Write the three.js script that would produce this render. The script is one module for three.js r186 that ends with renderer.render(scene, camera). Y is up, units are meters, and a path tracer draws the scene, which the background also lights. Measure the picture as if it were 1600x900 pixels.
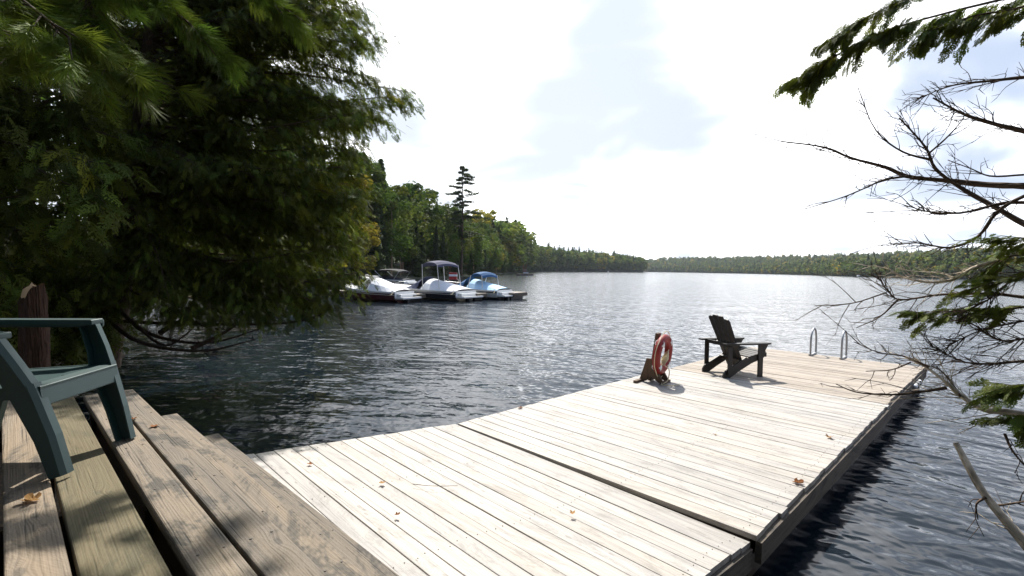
import * as THREE from 'three';
import { mergeGeometries } from 'three/addons/utils/BufferGeometryUtils.js';
import { ImprovedNoise } from 'three/addons/math/ImprovedNoise.js';

// ------------------------------------------------------------------ camera, sky, sun, exposure
const scene = new THREE.Scene();
const renderer = new THREE.WebGLRenderer({ antialias: true });
renderer.toneMapping = THREE.LinearToneMapping;
renderer.toneMappingExposure = 1.72;
renderer.shadowMap.enabled = true;

const EYE = new THREE.Vector3(0, 2.02, 0), FOCAL = 772 / 450;          // eye height above the water; focal length in half picture heights
const PITCH = Math.atan(29.5 / 772), ROLL = THREE.MathUtils.degToRad(0.86);
const camera = new THREE.PerspectiveCamera(2 * Math.atan(1 / FOCAL) * 180 / Math.PI, 16 / 9, 0.05, 9000);
{
  const up0 = new THREE.Vector3(0, Math.cos(PITCH), -Math.sin(PITCH)), fwd = new THREE.Vector3(0, -Math.sin(PITCH), -Math.cos(PITCH)), right0 = new THREE.Vector3(1, 0, 0);
  const r = right0.clone().multiplyScalar(Math.cos(ROLL)).addScaledVector(up0, Math.sin(ROLL));
  const u = up0.clone().multiplyScalar(Math.cos(ROLL)).addScaledVector(right0, -Math.sin(ROLL));
  camera.position.copy(EYE);
  camera.quaternion.setFromRotationMatrix(new THREE.Matrix4().makeBasis(r, u, fwd.clone().negate()));
  camera.userData.axes = { r, u, fwd };
}
const SUN_DIR = new THREE.Vector3(-0.05, Math.sin(52 * Math.PI / 180), -Math.cos(52 * Math.PI / 180)).normalize();

const perlin = new ImprovedNoise();
const fbm = (x, y, z, n = 5) => { let s = 0, a = 0.5; for (let i = 0; i < n; i++) { s += a * perlin.noise(x, y, z); x *= 2.03; y *= 2.03; z *= 2.03; a *= 0.5; } return s; };
const smooth = (a, b, x) => { const t = Math.min(1, Math.max(0, (x - a) / (b - a))); return t * t * (3 - 2 * t); };
function rng(seed) { let s = seed >>> 0; return () => { s = (s + 0x6d2b79f5) | 0; let t = Math.imul(s ^ (s >>> 15), 1 | s); t = (t + Math.imul(t ^ (t >>> 7), 61 | t)) ^ t; return ((t ^ (t >>> 14)) >>> 0) / 4294967296; }; }

{ // the sky: pale summer air and broken, thin bright cloud, brighter towards the sun
  // the larger heaps of cloud (+) and the bluer gaps between them (-): direction, angular size, weight
  const HEAPS = [[700, 40, 0.14, 0.35], [760, 90, 0.09, 0.3], [1250, 50, 0.2, 0.3], [1150, 260, 0.22, 0.25], [740, 165, 0.07, 0.2], [620, 260, 0.14, 0.2], [950, 80, 0.15, -0.3], [880, 190, 0.1, -0.24], [1000, 30, 0.1, -0.15], [620, 170, 0.11, -0.42], [560, 70, 0.06, -0.3], [1425, 150, 0.08, -0.4], [1060, 215, 0.07, -0.2], [1520, 330, 0.07, -0.25]].map(([px, py, r, v]) => { const { r: rt, u, fwd } = camera.userData.axes, d = fwd.clone().addScaledVector(rt, (px - 800) / 772).addScaledVector(u, (450 - py) / 772).normalize(); return [d.x, d.y, d.z, r, v]; });
  const Wd = 1536, Hd = 768, data = new Float32Array(Wd * Hd * 4);
  for (let j = 0; j < Hd; j++) {
    const el = ((j + 0.5) / Hd - 0.5) * Math.PI, y = Math.sin(el), c = Math.cos(el);
    for (let i = 0; i < Wd; i++) {
      const o = (j * Wd + i) * 4, az = ((i + 0.5) / Wd - 0.5) * 2 * Math.PI, x = Math.cos(az) * c, z = Math.sin(az) * c;
      if (y < -0.02) { data[o] = 0.3; data[o + 1] = 0.33; data[o + 2] = 0.36; data[o + 3] = 1; continue; }
      const yy = Math.max(y, 0), gam = Math.acos(Math.min(1, Math.max(-1, x * SUN_DIR.x + yy * SUN_DIR.y + z * SUN_DIR.z))) * 180 / Math.PI;
      const k = Math.pow(1 - yy, 2.2), glow = 0.22 * Math.exp(-gam / 32) + 0.6 * Math.exp(-gam / 9);
      const wv = smooth(32, 66, gam), pale = [0.30 + 0.28 * k, 0.36 + 0.25 * k, 0.45 + 0.19 * k], deep = [0.10 + 0.36 * k, 0.19 + 0.33 * k, 0.42 + 0.19 * k], air = [0, 1, 2].map((q) => pale[q] + (deep[q] - pale[q]) * wv + glow);
      const s = 1 / (yy + 0.16), px = x * s, pz = z * s;
      const warp = fbm(px * 0.9 + 7.1, pz * 0.9, 3.3, 3);
      const n = 1.15 * fbm(px * 1.5 + warp * 1.1 + 1.7, pz * 1.5 + warp * 0.8 + 5.2, 0.4, 6) + 0.35 * fbm(px * 0.35 + 9, pz * 0.35 + 2, 8.8, 2);
      const low = smooth(0.30, 0.05, yy);
      let heap = 0; for (const [hx, hy, hz, hr, hv] of HEAPS) heap += hv * Math.exp(-(1 - (x * hx + yy * hy + z * hz)) / (hr * hr * 0.5));
      const high = 0.4 * smooth(0.4, 0.56, yy), cov = smooth(-0.22 - 0.12 * low + high, 0.34 - 0.10 * low + high, n + heap), cv = 0.25 * cov + 0.75 * cov * cov * cov;
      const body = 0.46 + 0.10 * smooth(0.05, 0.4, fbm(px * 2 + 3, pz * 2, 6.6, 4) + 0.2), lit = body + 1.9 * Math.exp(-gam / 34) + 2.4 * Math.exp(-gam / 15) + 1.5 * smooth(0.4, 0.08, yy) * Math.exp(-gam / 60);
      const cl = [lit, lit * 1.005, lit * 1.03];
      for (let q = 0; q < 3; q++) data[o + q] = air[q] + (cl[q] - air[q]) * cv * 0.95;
      data[o + 3] = 1;
    }
  }
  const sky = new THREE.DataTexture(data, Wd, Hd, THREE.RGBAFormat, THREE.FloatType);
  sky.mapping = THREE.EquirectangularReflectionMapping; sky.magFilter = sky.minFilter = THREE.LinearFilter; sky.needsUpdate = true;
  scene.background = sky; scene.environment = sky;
}
const sun = new THREE.DirectionalLight(new THREE.Color().setRGB(1, 0.955, 0.88), 4.6);
sun.position.copy(SUN_DIR).multiplyScalar(60); sun.castShadow = true; sun.shadow.radius = 1;
Object.assign(sun.shadow.camera, { left: -40, right: 40, top: 40, bottom: -40, near: 1, far: 160 }); sun.shadow.mapSize.set(4096, 4096);
scene.add(sun, sun.target);

// ------------------------------------------------------------------ helpers
const V = (x, y, z) => new THREE.Vector3(x, y, z);
const TH = THREE.MathUtils.degToRad(44.4), DECK = 0.34;                 // the dock runs 45.6 degrees to the right of straight ahead; its top is 0.34 m above the water
const DX = Math.cos(TH), DZ = -Math.sin(TH);
const dk = (along, across, h = 0) => V(along * DX - across * DZ, DECK + h, along * DZ + across * DX);   // metres along and across the dock
const spot = (px, py, d) => { const { r, u, fwd } = camera.userData.axes; return EYE.clone().addScaledVector(fwd, d).addScaledVector(r, (px - 800) / 772 * d).addScaledVector(u, (450 - py) / 772 * d); };
const taken = new Map();
const numbered = (n) => { const k = taken.get(n) || 0; taken.set(n, k + 1); return k ? n + '_' + String(k).padStart(3, '0') : n; };
function tag(o, label, category, group) { o.userData.label = label; o.userData.category = category; if (group) o.userData.group = group; return o; }
function thing(name, label, category, pos = V(0, 0, 0), turn = 0, group) { const o = new THREE.Group(); o.name = numbered(name); o.position.copy(pos); o.rotation.y = turn; scene.add(o); return tag(o, label, category, group); }
function obj(name, geo, mat, parent) { const m = new THREE.Mesh(Array.isArray(geo) ? merge(geo) : geo, mat); m.name = parent ? name : numbered(name); m.castShadow = m.receiveShadow = true; (parent || scene).add(m); return m; }
function struct(name, geo, mat) { const m = obj(name, geo, mat); m.userData.kind = 'structure'; return m; }
function merge(list) {
  const a = list.map((g) => { let q = g.index ? g.toNonIndexed() : g; for (const k of Object.keys(q.attributes)) if (!['position', 'normal', 'uv', 'color'].includes(k)) q.deleteAttribute(k); if (!q.attributes.uv) q.setAttribute('uv', new THREE.BufferAttribute(new Float32Array(q.attributes.position.count * 2), 2)); return q; });
  return a.length === 1 ? a[0] : mergeGeometries(a);
}
function bx(w, h, d, x = 0, y = 0, z = 0, ry = 0, rz = 0, rx = 0) {    // a box with softened edges is used where it shows; this one is for small members
  const g = new THREE.BoxGeometry(w, h, d); g.applyMatrix4(new THREE.Matrix4().compose(V(x, y, z), new THREE.Quaternion().setFromEuler(new THREE.Euler(rx, ry, rz)), V(1, 1, 1)));
  const p = g.attributes.position, n = g.attributes.normal, uv = g.attributes.uv;
  for (let i = 0; i < p.count; i++) uv.setXY(i, p.getX(i) + p.getY(i) * 0.7, p.getZ(i) + p.getY(i) * 0.7);
  return g;
}
// a board: cross-section with eased edges swept along z; top face at y = 0
function board(len, wid, th, seed, ease = 0.005, sag = 0) {
  const R = rng(seed), ou = R() * 7, ov = R() * 11, w = wid / 2, e = ease;
  const prof = [[-w, -th], [-w, -e], [-w + e * 0.35, -e * 0.3], [-w + e, 0], [w - e, 0], [w - e * 0.35, -e * 0.3], [w, -e], [w, -th]];
  const N = 6, pos = [], uv = [], t0 = (R() - 0.5) * 0.012, t1 = (R() - 0.5) * 0.012, ends = [(R() - 0.5) * 0.012, (R() - 0.5) * 0.012];
  const ring = []; let per = [0]; for (let i = 1; i < prof.length; i++) per[i] = per[i - 1] + Math.hypot(prof[i][0] - prof[i - 1][0], prof[i][1] - prof[i - 1][1]);
  const mid = per[3] + wid / 2;
  for (let k = 0; k <= N; k++) {
    const t = k / N, z = -len / 2 + len * t + (k === 0 ? ends[0] : k === N ? ends[1] : 0), tw = t0 + (t1 - t0) * t, lift = sag * Math.sin(t * Math.PI) + (R() - 0.5) * 0.0012;
    ring.push(prof.map(([x, y], i) => [x, y + lift + x * tw, z, (per[i] - mid) + ou, z + ov]));
  }
  const tri = (a, b, c) => { for (const q of [a, b, c]) { pos.push(q[0], q[1], q[2]); uv.push(q[3], q[4]); } };
  for (let k = 0; k < N; k++) for (let i = 0; i < prof.length; i++) { const j = (i + 1) % prof.length, a = ring[k][i], b = ring[k][j], c = ring[k + 1][j], d = ring[k + 1][i]; tri(a, d, b); tri(b, d, c); }
  for (const [rg, s] of [[ring[0], 1], [ring[N], -1]]) for (let i = 1; i < prof.length - 1; i++) s > 0 ? tri(rg[0], rg[i], rg[i + 1]) : tri(rg[0], rg[i + 1], rg[i]);
  const g = new THREE.BufferGeometry(); g.setAttribute('position', new THREE.Float32BufferAttribute(pos, 3)); g.setAttribute('uv', new THREE.Float32BufferAttribute(uv, 2)); g.computeVertexNormals(); return g;
}
// a tapered limb along points
function limb(pts, r0, r1, sides = 6, per = 4, wob = 0, seed = 1) {
  const R = rng(seed), cv = new THREE.CatmullRomCurve3(pts, false, 'centripetal'), n = Math.max(2, (pts.length - 1) * per), pos = [], nor = [], uv = [], idx = [];
  let t = cv.getTangent(0), side = V(0, 1, 0).cross(t); if (side.lengthSq() < 1e-4) side = V(1, 0, 0); side.normalize(); let L = 0, prev = cv.getPoint(0);
  for (let i = 0; i <= n; i++) {
    const q = cv.getPoint(i / n); t = cv.getTangent(i / n); L += q.distanceTo(prev); prev = q;
    side.addScaledVector(t, -side.dot(t)).normalize(); const up = t.clone().cross(side), rr = (r0 + (r1 - r0) * Math.pow(i / n, 0.8)) * (1 + (R() - 0.5) * wob);
    for (let k = 0; k <= sides; k++) {
      const a = k / sides * 2 * Math.PI, nx = side.clone().multiplyScalar(Math.cos(a)).addScaledVector(up, Math.sin(a)), r = rr * (k % sides ? 1 + (wob ? Math.sin(k * 2.3 + i * 0.7) * wob * 0.4 : 0) : 1);
      pos.push(q.x + nx.x * r, q.y + nx.y * r, q.z + nx.z * r); nor.push(nx.x, nx.y, nx.z); uv.push(k / sides * Math.max(0.1, rr * 6), L);
    }
  }
  for (let i = 0; i < n; i++) for (let k = 0; k < sides; k++) { const a = i * (sides + 1) + k, b = a + sides + 1; idx.push(a, a + 1, b, b, a + 1, b + 1); }
  const g = new THREE.BufferGeometry(); g.setAttribute('position', new THREE.Float32BufferAttribute(pos, 3)); g.setAttribute('normal', new THREE.Float32BufferAttribute(nor, 3)); g.setAttribute('uv', new THREE.Float32BufferAttribute(uv, 2)); g.setIndex(idx); return g;
}
function tex(w, h, f, srgb = true) {
  const d = new Uint8Array(w * h * 4);
  for (let j = 0; j < h; j++) for (let i = 0; i < w; i++) { const c = f(i / w, j / h), o = (j * w + i) * 4; d[o] = c[0] * 255; d[o + 1] = c[1] * 255; d[o + 2] = c[2] * 255; d[o + 3] = 255; }
  const t = new THREE.DataTexture(d, w, h); t.wrapS = t.wrapT = THREE.RepeatWrapping; t.magFilter = THREE.LinearFilter; if (srgb) t.colorSpace = THREE.SRGBColorSpace; t.needsUpdate = true; return t;
}
const cl01 = (x) => Math.min(1, Math.max(0, x));
const std = (r, g, b, rough = 0.8, more = {}) => new THREE.MeshStandardMaterial({ color: new THREE.Color().setRGB(r, g, b), roughness: rough, ...more });

// ------------------------------------------------------------------ materials
// periodic noise for tiles
const tnoise = (u, v, fu, fv, s) => { const a = u * 2 * Math.PI, b = v * 2 * Math.PI, ru = fu / (2 * Math.PI), rv = fv / (2 * Math.PI); return perlin.noise(Math.cos(a) * ru + s, Math.sin(a) * ru + Math.cos(b) * rv + 11.3, Math.sin(b) * rv + s * 1.7); };
const TW = 1.2, TL = 3.2;
function woodTex(seed, base, tint, dark, stain) {
  const R = rng(seed), knots = Array.from({ length: 26 }, () => [R(), R(), 0.006 + R() * 0.012]);
  const checks = Array.from({ length: 150 }, () => [R(), R(), 0.02 + R() * R() * 0.16, 0.0007 + R() * 0.0013]);
  const height = new Float32Array(512 * 1024);
  const col = tex(512, 1024, (u, v) => {
    let warp = 0, knot = 0;
    for (const [ku, kv, kr] of knots) { let du = u - ku, dv = v - kv; du -= Math.round(du); dv -= Math.round(dv); const d = Math.hypot(du * TW, dv * TL * 0.45); warp += Math.exp(-((d / (kr * 2.0)) ** 2)) * kr * 1.3; knot = Math.max(knot, smooth(kr, kr * 0.55, d)); }
    const grain = tnoise(u + warp, v, 190, 7, seed) * 0.5 + tnoise(u + warp * 0.7, v, 430, 16, seed + 3) * 0.6 + tnoise(u, v, 300, 420, seed + 23) * 0.35;
    const broad = tnoise(u, v, 26, 6, seed + 7), patch = tnoise(u, v, 10, 12, seed + 13) * 0.6 + tnoise(u, v, 34, 30, seed + 17) * 0.45 + tnoise(u, v, 90, 130, seed + 29) * 0.3;
    let chk = 0;
    for (const [cu, cv, cl, cw] of checks) { let du = u - cu, dv = v - cv; du -= Math.round(du); dv -= Math.round(dv); if (Math.abs(dv) < cl) { const x = Math.abs(du * TW + Math.sin(dv * 60) * 0.0012); if (x < cw * 2) chk = Math.max(chk, smooth(cw * 2, cw * 0.5, x) * (1 - Math.abs(dv) / cl)); } }
    const st = stain * (0.75 * smooth(-0.12, 0.55, patch) + 0.25 * smooth(0.1, 0.4, patch)), g = 1 + grain * 0.42 + broad * 0.22;
    height[Math.floor(v * 1024) * 512 + Math.floor(u * 512)] = 0.5 + grain * 0.35 - chk * 0.5 - knot * 0.1;
    return [0, 1, 2].map((q) => { let c = base[q] * g; c += (tint[q] - c) * cl01(broad * 0.9 + 0.15); c += (dark[q] - c) * cl01(st + chk * 0.8 + knot * 0.55); return Math.pow(cl01(c), 1 / 2.2); });
  });
  const bump = tex(512, 1024, (u, v) => { const h = cl01(height[Math.floor(v * 1024) * 512 + Math.floor(u * 512)]); return [h, h, h]; }, false);
  for (const t of [col, bump]) t.repeat.set(1 / TW, 1 / TL);
  return { map: col, bumpMap: bump };
}
const wood = (t, rough = 0.72, tint = [1, 1, 1], bs = 0.0025) => new THREE.MeshStandardMaterial({ ...t, bumpScale: bs, roughness: rough, color: new THREE.Color().setRGB(...tint) });
const tBleach = woodTex(3, [0.375, 0.352, 0.325], [0.41, 0.38, 0.335], [0.17, 0.152, 0.135], 0.45);
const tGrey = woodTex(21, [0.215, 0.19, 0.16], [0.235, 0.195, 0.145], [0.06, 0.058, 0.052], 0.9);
const tMoss = woodTex(40, [0.155, 0.128, 0.07], [0.145, 0.115, 0.06], [0.085, 0.078, 0.04], 0.6);
const dockMats = [[1, 1, 1], [0.93, 0.92, 0.91], [1.05, 1.03, 1.0], [0.98, 0.95, 0.9], [0.88, 0.88, 0.88]].map((c) => wood(tBleach, 0.62, c));
const tanMats = [[0.86, 0.77, 0.67], [0.79, 0.71, 0.62], [0.93, 0.85, 0.76], [0.75, 0.68, 0.6]].map((c) => wood(tBleach, 0.7, c));
const greyMats = [[0.86, 0.78, 0.67], [0.7, 0.65, 0.58], [0.98, 0.86, 0.71]].map((c) => wood(tGrey, 0.8, c, 0.005));
const mossMat = wood(tMoss, 0.85, [0.8, 0.78, 0.72], 0.004), fasciaMat = wood(tGrey, 0.78, [0.5, 0.45, 0.4], 0.004), wetShadeMat = wood(tGrey, 0.5, [0.22, 0.17, 0.12], 0.003);
const M = {
  float: std(0.02, 0.02, 0.022, 0.5), nail: std(0.09, 0.075, 0.06, 0.6), steel: std(0.36, 0.37, 0.38, 0.4, { metalness: 0.3 }), black: std(0.012, 0.011, 0.010, 0.55),
  darkpaint: std(0.018, 0.014, 0.011, 0.5), orange: std(0.25, 0.013, 0.01, 0.5), rope: std(0.62, 0.55, 0.36, 0.9), white: std(0.78, 0.78, 0.77, 0.35), stand: wood(tGrey, 0.8, [0.55, 0.4, 0.3]),
  green: new THREE.MeshPhysicalMaterial({ color: new THREE.Color().setRGB(0.016, 0.045, 0.043), roughness: 0.46, clearcoat: 0.12, clearcoatRoughness: 0.5 }),
};
const barkTex = tex(256, 512, (u, v) => { const g = tnoise(u, v, 40, 10, 5) * 0.6 + tnoise(u, v, 90, 30, 9) * 0.5, k = cl01(0.5 + g * 0.7); return [0.30 + 0.26 * k, 0.25 + 0.23 * k, 0.21 + 0.2 * k]; });
const barkBump = tex(256, 512, (u, v) => { const g = cl01(0.5 + tnoise(u, v, 40, 10, 5) * 0.8 + tnoise(u, v, 90, 30, 9) * 0.4); return [g, g, g]; }, false);
const bark = (c) => new THREE.MeshStandardMaterial({ map: barkTex, bumpMap: barkBump, bumpScale: 0.012, roughness: 0.9, color: new THREE.Color().setRGB(...c) });
const barkDark = bark([0.55, 0.5, 0.45]), barkGrey = bark([1.1, 1.1, 1.1]), barkRed = bark([0.36, 0.24, 0.17]);
const paleTex = tex(256, 512, (u, v) => { const g = tnoise(u, v, 30, 8, 15) * 0.6 + tnoise(u, v, 14, 26, 19) * 0.7, k = cl01(0.55 + g * 0.9); return [0.52 + 0.36 * k, 0.48 + 0.34 * k, 0.42 + 0.31 * k]; });
const barkPale = new THREE.MeshStandardMaterial({ map: paleTex, bumpMap: barkBump, bumpScale: 0.004, roughness: 0.85 });
const leafMat = (c, tr = 0.35, vc = false) => new THREE.MeshPhysicalMaterial({ color: new THREE.Color().setRGB(...c), roughness: 0.7, specularIntensity: 0.25, transmission: tr, thickness: 0, side: THREE.DoubleSide, vertexColors: vc });

// ------------------------------------------------------------------ the lake, its bed and the shores
{ // water: ripples as a tile of many small waves, over a sheet that carries the longer swell
  const T = 5.2, N = 1024, R = rng(77), waves = [];
  for (let i = 0; i < 150; i++) {
    const lam = 0.07 * Math.pow(34, Math.pow(R(), 1.15)), dir = 1.3 + (R() + R() + R() - 1.5) * 1.15, k = T / lam;
    const kx = Math.round(Math.cos(dir) * k), kz = Math.round(Math.sin(dir) * k); if (!kx && !kz) continue;
    const l = T / Math.hypot(kx, kz); waves.push([kx, kz, R() * 6.283, 0.0225 * Math.pow(l / 0.5, l < 0.5 ? 0.1 : -0.3)]);
  }
  const d = new Float32Array(N * N * 4), sx = new Float32Array(N * N), sz = new Float32Array(N * N);
  for (const [kx, kz, ph, s] of waves) {
    const kk = Math.hypot(kx, kz), ax = s * kx / kk, az = s * kz / kk;
    for (let j = 0; j < N; j++) { const b = 2 * Math.PI * kz * j / N + ph; for (let i = 0; i < N; i++) { const c = Math.cos(2 * Math.PI * kx * i / N + b), o = j * N + i; sx[o] += ax * c; sz[o] += az * c; } }
  }
  let ms = 0; for (let o = 0; o < N * N; o++) ms += sx[o] * sx[o] + sz[o] * sz[o]; const steep = 0.078 / Math.sqrt(ms / (N * N));
  for (let o = 0; o < N * N; o++) { const a = sx[o] * steep, b = sz[o] * steep, q = 1 / Math.hypot(a, b, 1); d[o * 4] = 0.5 - a * q / 2; d[o * 4 + 1] = 0.5 - b * q / 2; d[o * 4 + 2] = 0.5 + q / 2; d[o * 4 + 3] = 1; }
  const nm = new THREE.DataTexture(d, N, N, THREE.RGBAFormat, THREE.FloatType); nm.wrapS = nm.wrapT = THREE.RepeatWrapping; nm.magFilter = THREE.LinearFilter; nm.needsUpdate = true;
  const n = 320, pos = [], nor = [], uv = [], idx = [], k = 8, s = 2.4, cx = 3, cz = -8, co = (i) => s * Math.sinh(k * (2 * i / n - 1));
  const sw = Array.from({ length: 14 }, () => { const lam = 1.6 + R() * 5, a = 0.55 + (R() - 0.5) * 2.4; return [Math.cos(a) * 6.283 / lam, Math.sin(a) * 6.283 / lam, R() * 6.28, 0.0007 * lam, lam]; });
  for (let j = 0; j <= n; j++) for (let i = 0; i <= n; i++) {
    const x = cx + co(i), z = cz + co(j); let y = 0, gx = 0, gz = 0; const rr = Math.hypot(x - cx, z - cz) * 0.055;
    for (const [kx, kz, ph, a, lam] of sw) { const f = smooth(lam * 0.45, lam * 0.2, rr), c = kx * x + kz * z + ph; y += a * f * Math.sin(c); gx += a * f * kx * Math.cos(c); gz += a * f * kz * Math.cos(c); }
    const q = 1 / Math.hypot(gx, 1, gz); pos.push(x, y, z); nor.push(-gx * q, q, -gz * q);
    const wx = x + 0.6 * Math.sin(z * 0.11) + 0.4 * Math.sin(x * 0.07 + 1), wz = z + 0.6 * Math.sin(x * 0.09 + 2); uv.push((wx * 0.94 + wz * 0.34) / T, -(wz * 0.94 - wx * 0.34) / T);
  }
  for (let j = 0; j < n; j++) for (let i = 0; i < n; i++) { const a = j * (n + 1) + i, b = a + n + 1; idx.push(a, b, a + 1, b, b + 1, a + 1); }
  const g = new THREE.BufferGeometry(); g.setAttribute('position', new THREE.Float32BufferAttribute(pos, 3)); g.setAttribute('normal', new THREE.Float32BufferAttribute(nor, 3)); g.setAttribute('uv', new THREE.Float32BufferAttribute(uv, 2)); g.setIndex(idx);
  struct('lake_water', g, new THREE.MeshPhysicalMaterial({ color: new THREE.Color().setRGB(0.006, 0.011, 0.017), roughness: 0.11, ior: 1.333, normalMap: nm, normalScale: new THREE.Vector2(1, 1) }));
}
const duffTex = tex(512, 512, (u, v) => { const a = tnoise(u, v, 30, 30, 2), b = tnoise(u, v, 90, 90, 6), k = cl01(0.5 + a * 0.5 + b * 0.6); return [0.14 + 0.16 * k, 0.115 + 0.12 * k, 0.075 + 0.08 * k]; });
duffTex.repeat.set(0.5, 0.5);
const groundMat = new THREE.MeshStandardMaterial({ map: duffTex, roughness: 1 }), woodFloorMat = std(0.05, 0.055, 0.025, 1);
function shore(name, line, prof, mat, wob = 0.3, hs = () => 1) {                     // land to the left of the line; prof = [distance inland, height]
  const pos = [], uv = [], idx = [], cv = new THREE.CatmullRomCurve3(line.map(([x, z]) => V(x, 0, z)), false, 'centripetal'), n = line.length * 8;
  for (let i = 0; i <= n; i++) {
    const p = cv.getPoint(i / n), t = cv.getTangent(i / n), nx = t.z, nz = -t.x;
    for (const [d, h] of prof) { const x = p.x + nx * d, z = p.z + nz * d; pos.push(x, h * hs(p.z) + (d > 0 ? wob * Math.min(1, d * 0.5) * fbm(x * 0.35, z * 0.35, 1.5, 3) : 0), z); uv.push(x, z); }
  }
  const m = prof.length; for (let i = 0; i < n; i++) for (let j = 0; j < m - 1; j++) { const a = i * m + j, b = a + m; idx.push(a, a + 1, b, b, a + 1, b + 1); }
  const g = new THREE.BufferGeometry(); g.setAttribute('position', new THREE.Float32BufferAttribute(pos, 3)); g.setAttribute('uv', new THREE.Float32BufferAttribute(uv, 2)); g.setIndex(idx); g.computeVertexNormals();
  return struct(name, g, mat);
}
const dxz = (a, c) => { const p = dk(a, c); return [p.x, p.z]; };
shore('shore_ground', [dxz(16, 26), dxz(10, 14), dxz(6.2, 8), dxz(3.6, 4.6), dxz(1.0, 2), dxz(0.5, -1), dxz(0.3, -5), dxz(0.1, -8), dxz(0.9, -11.5), dxz(1.5, -14), [-12.5, -12.5], [-17, -19], [-20, -32], [-22, -60]],
  [[-5, -1.6], [-1.2, -0.45], [0, 0], [0.7, 0.22], [2, 0.55], [5, 1.1], [12, 2.4], [30, 5]], groundMat);
const leftLine = [[-22, -58], [-20, -75], [-15, -100], [-10.5, -126], [-7.5, -165], [-4, -205], [1, -280], [12, -390], [27, -500], [78, -600], [145, -700], [198, -765], [212, -800], [190, -900], [60, -1000]];
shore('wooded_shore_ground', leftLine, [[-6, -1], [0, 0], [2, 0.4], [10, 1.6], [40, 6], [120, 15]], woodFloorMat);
const farLine = [[190, -1560], [340, -1330], [430, -1120], [440, -900], [380, -640], [335, -520], [306, -440], [285, -345], [278, -290], [285, -240], [330, -180], [480, -90], [800, 40]];
const hillScale = (z) => 0.35 + 0.65 * smooth(-380, -800, z);
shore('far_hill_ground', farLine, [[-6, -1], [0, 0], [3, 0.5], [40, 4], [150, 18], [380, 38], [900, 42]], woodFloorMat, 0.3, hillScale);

// ------------------------------------------------------------------ dock, ramp, steps, deck
const pitchB = 0.1445;
function dockSection(name, label, a0, count, c0, c1, mats, seed, origin, turn, tilt) {
  const t = thing(name, label, 'dock', origin, turn); if (tilt) t.rotation.set(tilt[0], turn, tilt[1], 'YXZ');
  const R = rng(seed), len = c1 - c0, cz = (c0 + c1) / 2, L = count * pitchB;
  for (let i = 0; i < count; i++) {
    const b = obj('plank', board(len + (R() - 0.5) * 0.01, 0.1397 + (R() - 0.5) * 0.0024, 0.036, seed * 100 + i, 0.004, (R() - 0.5) * 0.006), mats[Math.floor(R() * mats.length)], t);
    b.position.set(a0 + (i + 0.5) * pitchB + (R() - 0.5) * 0.002, (R() - 0.5) * 0.003, cz + (R() - 0.5) * 0.012);
    const ns = []; for (const z of [-0.47, -0.16, 0.16, 0.47]) for (const dx of [-0.035, 0.035]) { const g = new THREE.CylinderGeometry(0.0036, 0.0036, 0.0024, 6); g.translate(dx + (R() - 0.5) * 0.012, 0.0016, z * len + (R() - 0.5) * 0.03); ns.push(g); }
    obj('nail_heads', ns, M.nail, b).userData.kind = 'stuff';
  }
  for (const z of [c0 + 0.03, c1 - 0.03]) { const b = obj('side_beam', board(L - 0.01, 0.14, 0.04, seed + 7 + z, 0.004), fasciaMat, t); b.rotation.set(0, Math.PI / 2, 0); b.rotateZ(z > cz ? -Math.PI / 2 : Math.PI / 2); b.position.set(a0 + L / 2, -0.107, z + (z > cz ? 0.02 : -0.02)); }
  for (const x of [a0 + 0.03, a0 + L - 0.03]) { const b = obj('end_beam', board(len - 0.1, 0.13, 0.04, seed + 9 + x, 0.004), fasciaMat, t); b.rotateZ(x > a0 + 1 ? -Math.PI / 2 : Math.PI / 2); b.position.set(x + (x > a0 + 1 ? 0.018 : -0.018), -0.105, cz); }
  return { t, L, cz, len };
}
function floats(t, a0, L, c0, c1) {
  for (const z of [c0 + 0.09, c1 - 0.09]) obj('lower_beam', [bx(L - 0.06, 0.19, 0.07, a0 + L / 2, -0.272, z)], wetShadeMat, t);
  for (const z of [c0 + 0.45, (c0 + c1) / 2, c1 - 0.45]) obj('float', [bx(L - 0.5, 0.3, 0.5, a0 + L / 2, -0.34, z)], M.float, t);
}
{
  const o = dk(0, 0), s2 = dockSection('floating_dock', 'long bleached floating dock section carrying the orange ring buoy', 3.30, 32, -4.18, -1.10, dockMats, 5, o, TH);
  floats(s2.t, 3.30, s2.L, -4.18, -1.10);
  const a3 = 3.30 + s2.L + 0.025, s3 = dockSection('floating_dock', 'tan floating dock section at the far end with swim ladder', a3, 26, -4.15, -1.12, tanMats, 8, o, TH);
  floats(s3.t, a3, s3.L, -4.15, -1.12);
  // ramp: slopes down from the steps to the floating section, a little lower on its right
  const far = dk(3.284, -4.2, -0.004), r = dockSection('dock_ramp', 'bleached plank ramp sloping from the steps down to the floating dock', -2.17, 15, 0, 3.06, dockMats, 3, far, TH, [0.0125, -0.0905]);
  for (const z of [0.5, 1.5, 2.5]) obj('joist', [bx(2.0, 0.14, 0.045, -1.08, -0.115, z)], wetShadeMat, r.t);
}
const ST = Math.PI / 180 * 46.06, stepO = dk(0.24, -4.234, 0);
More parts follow.
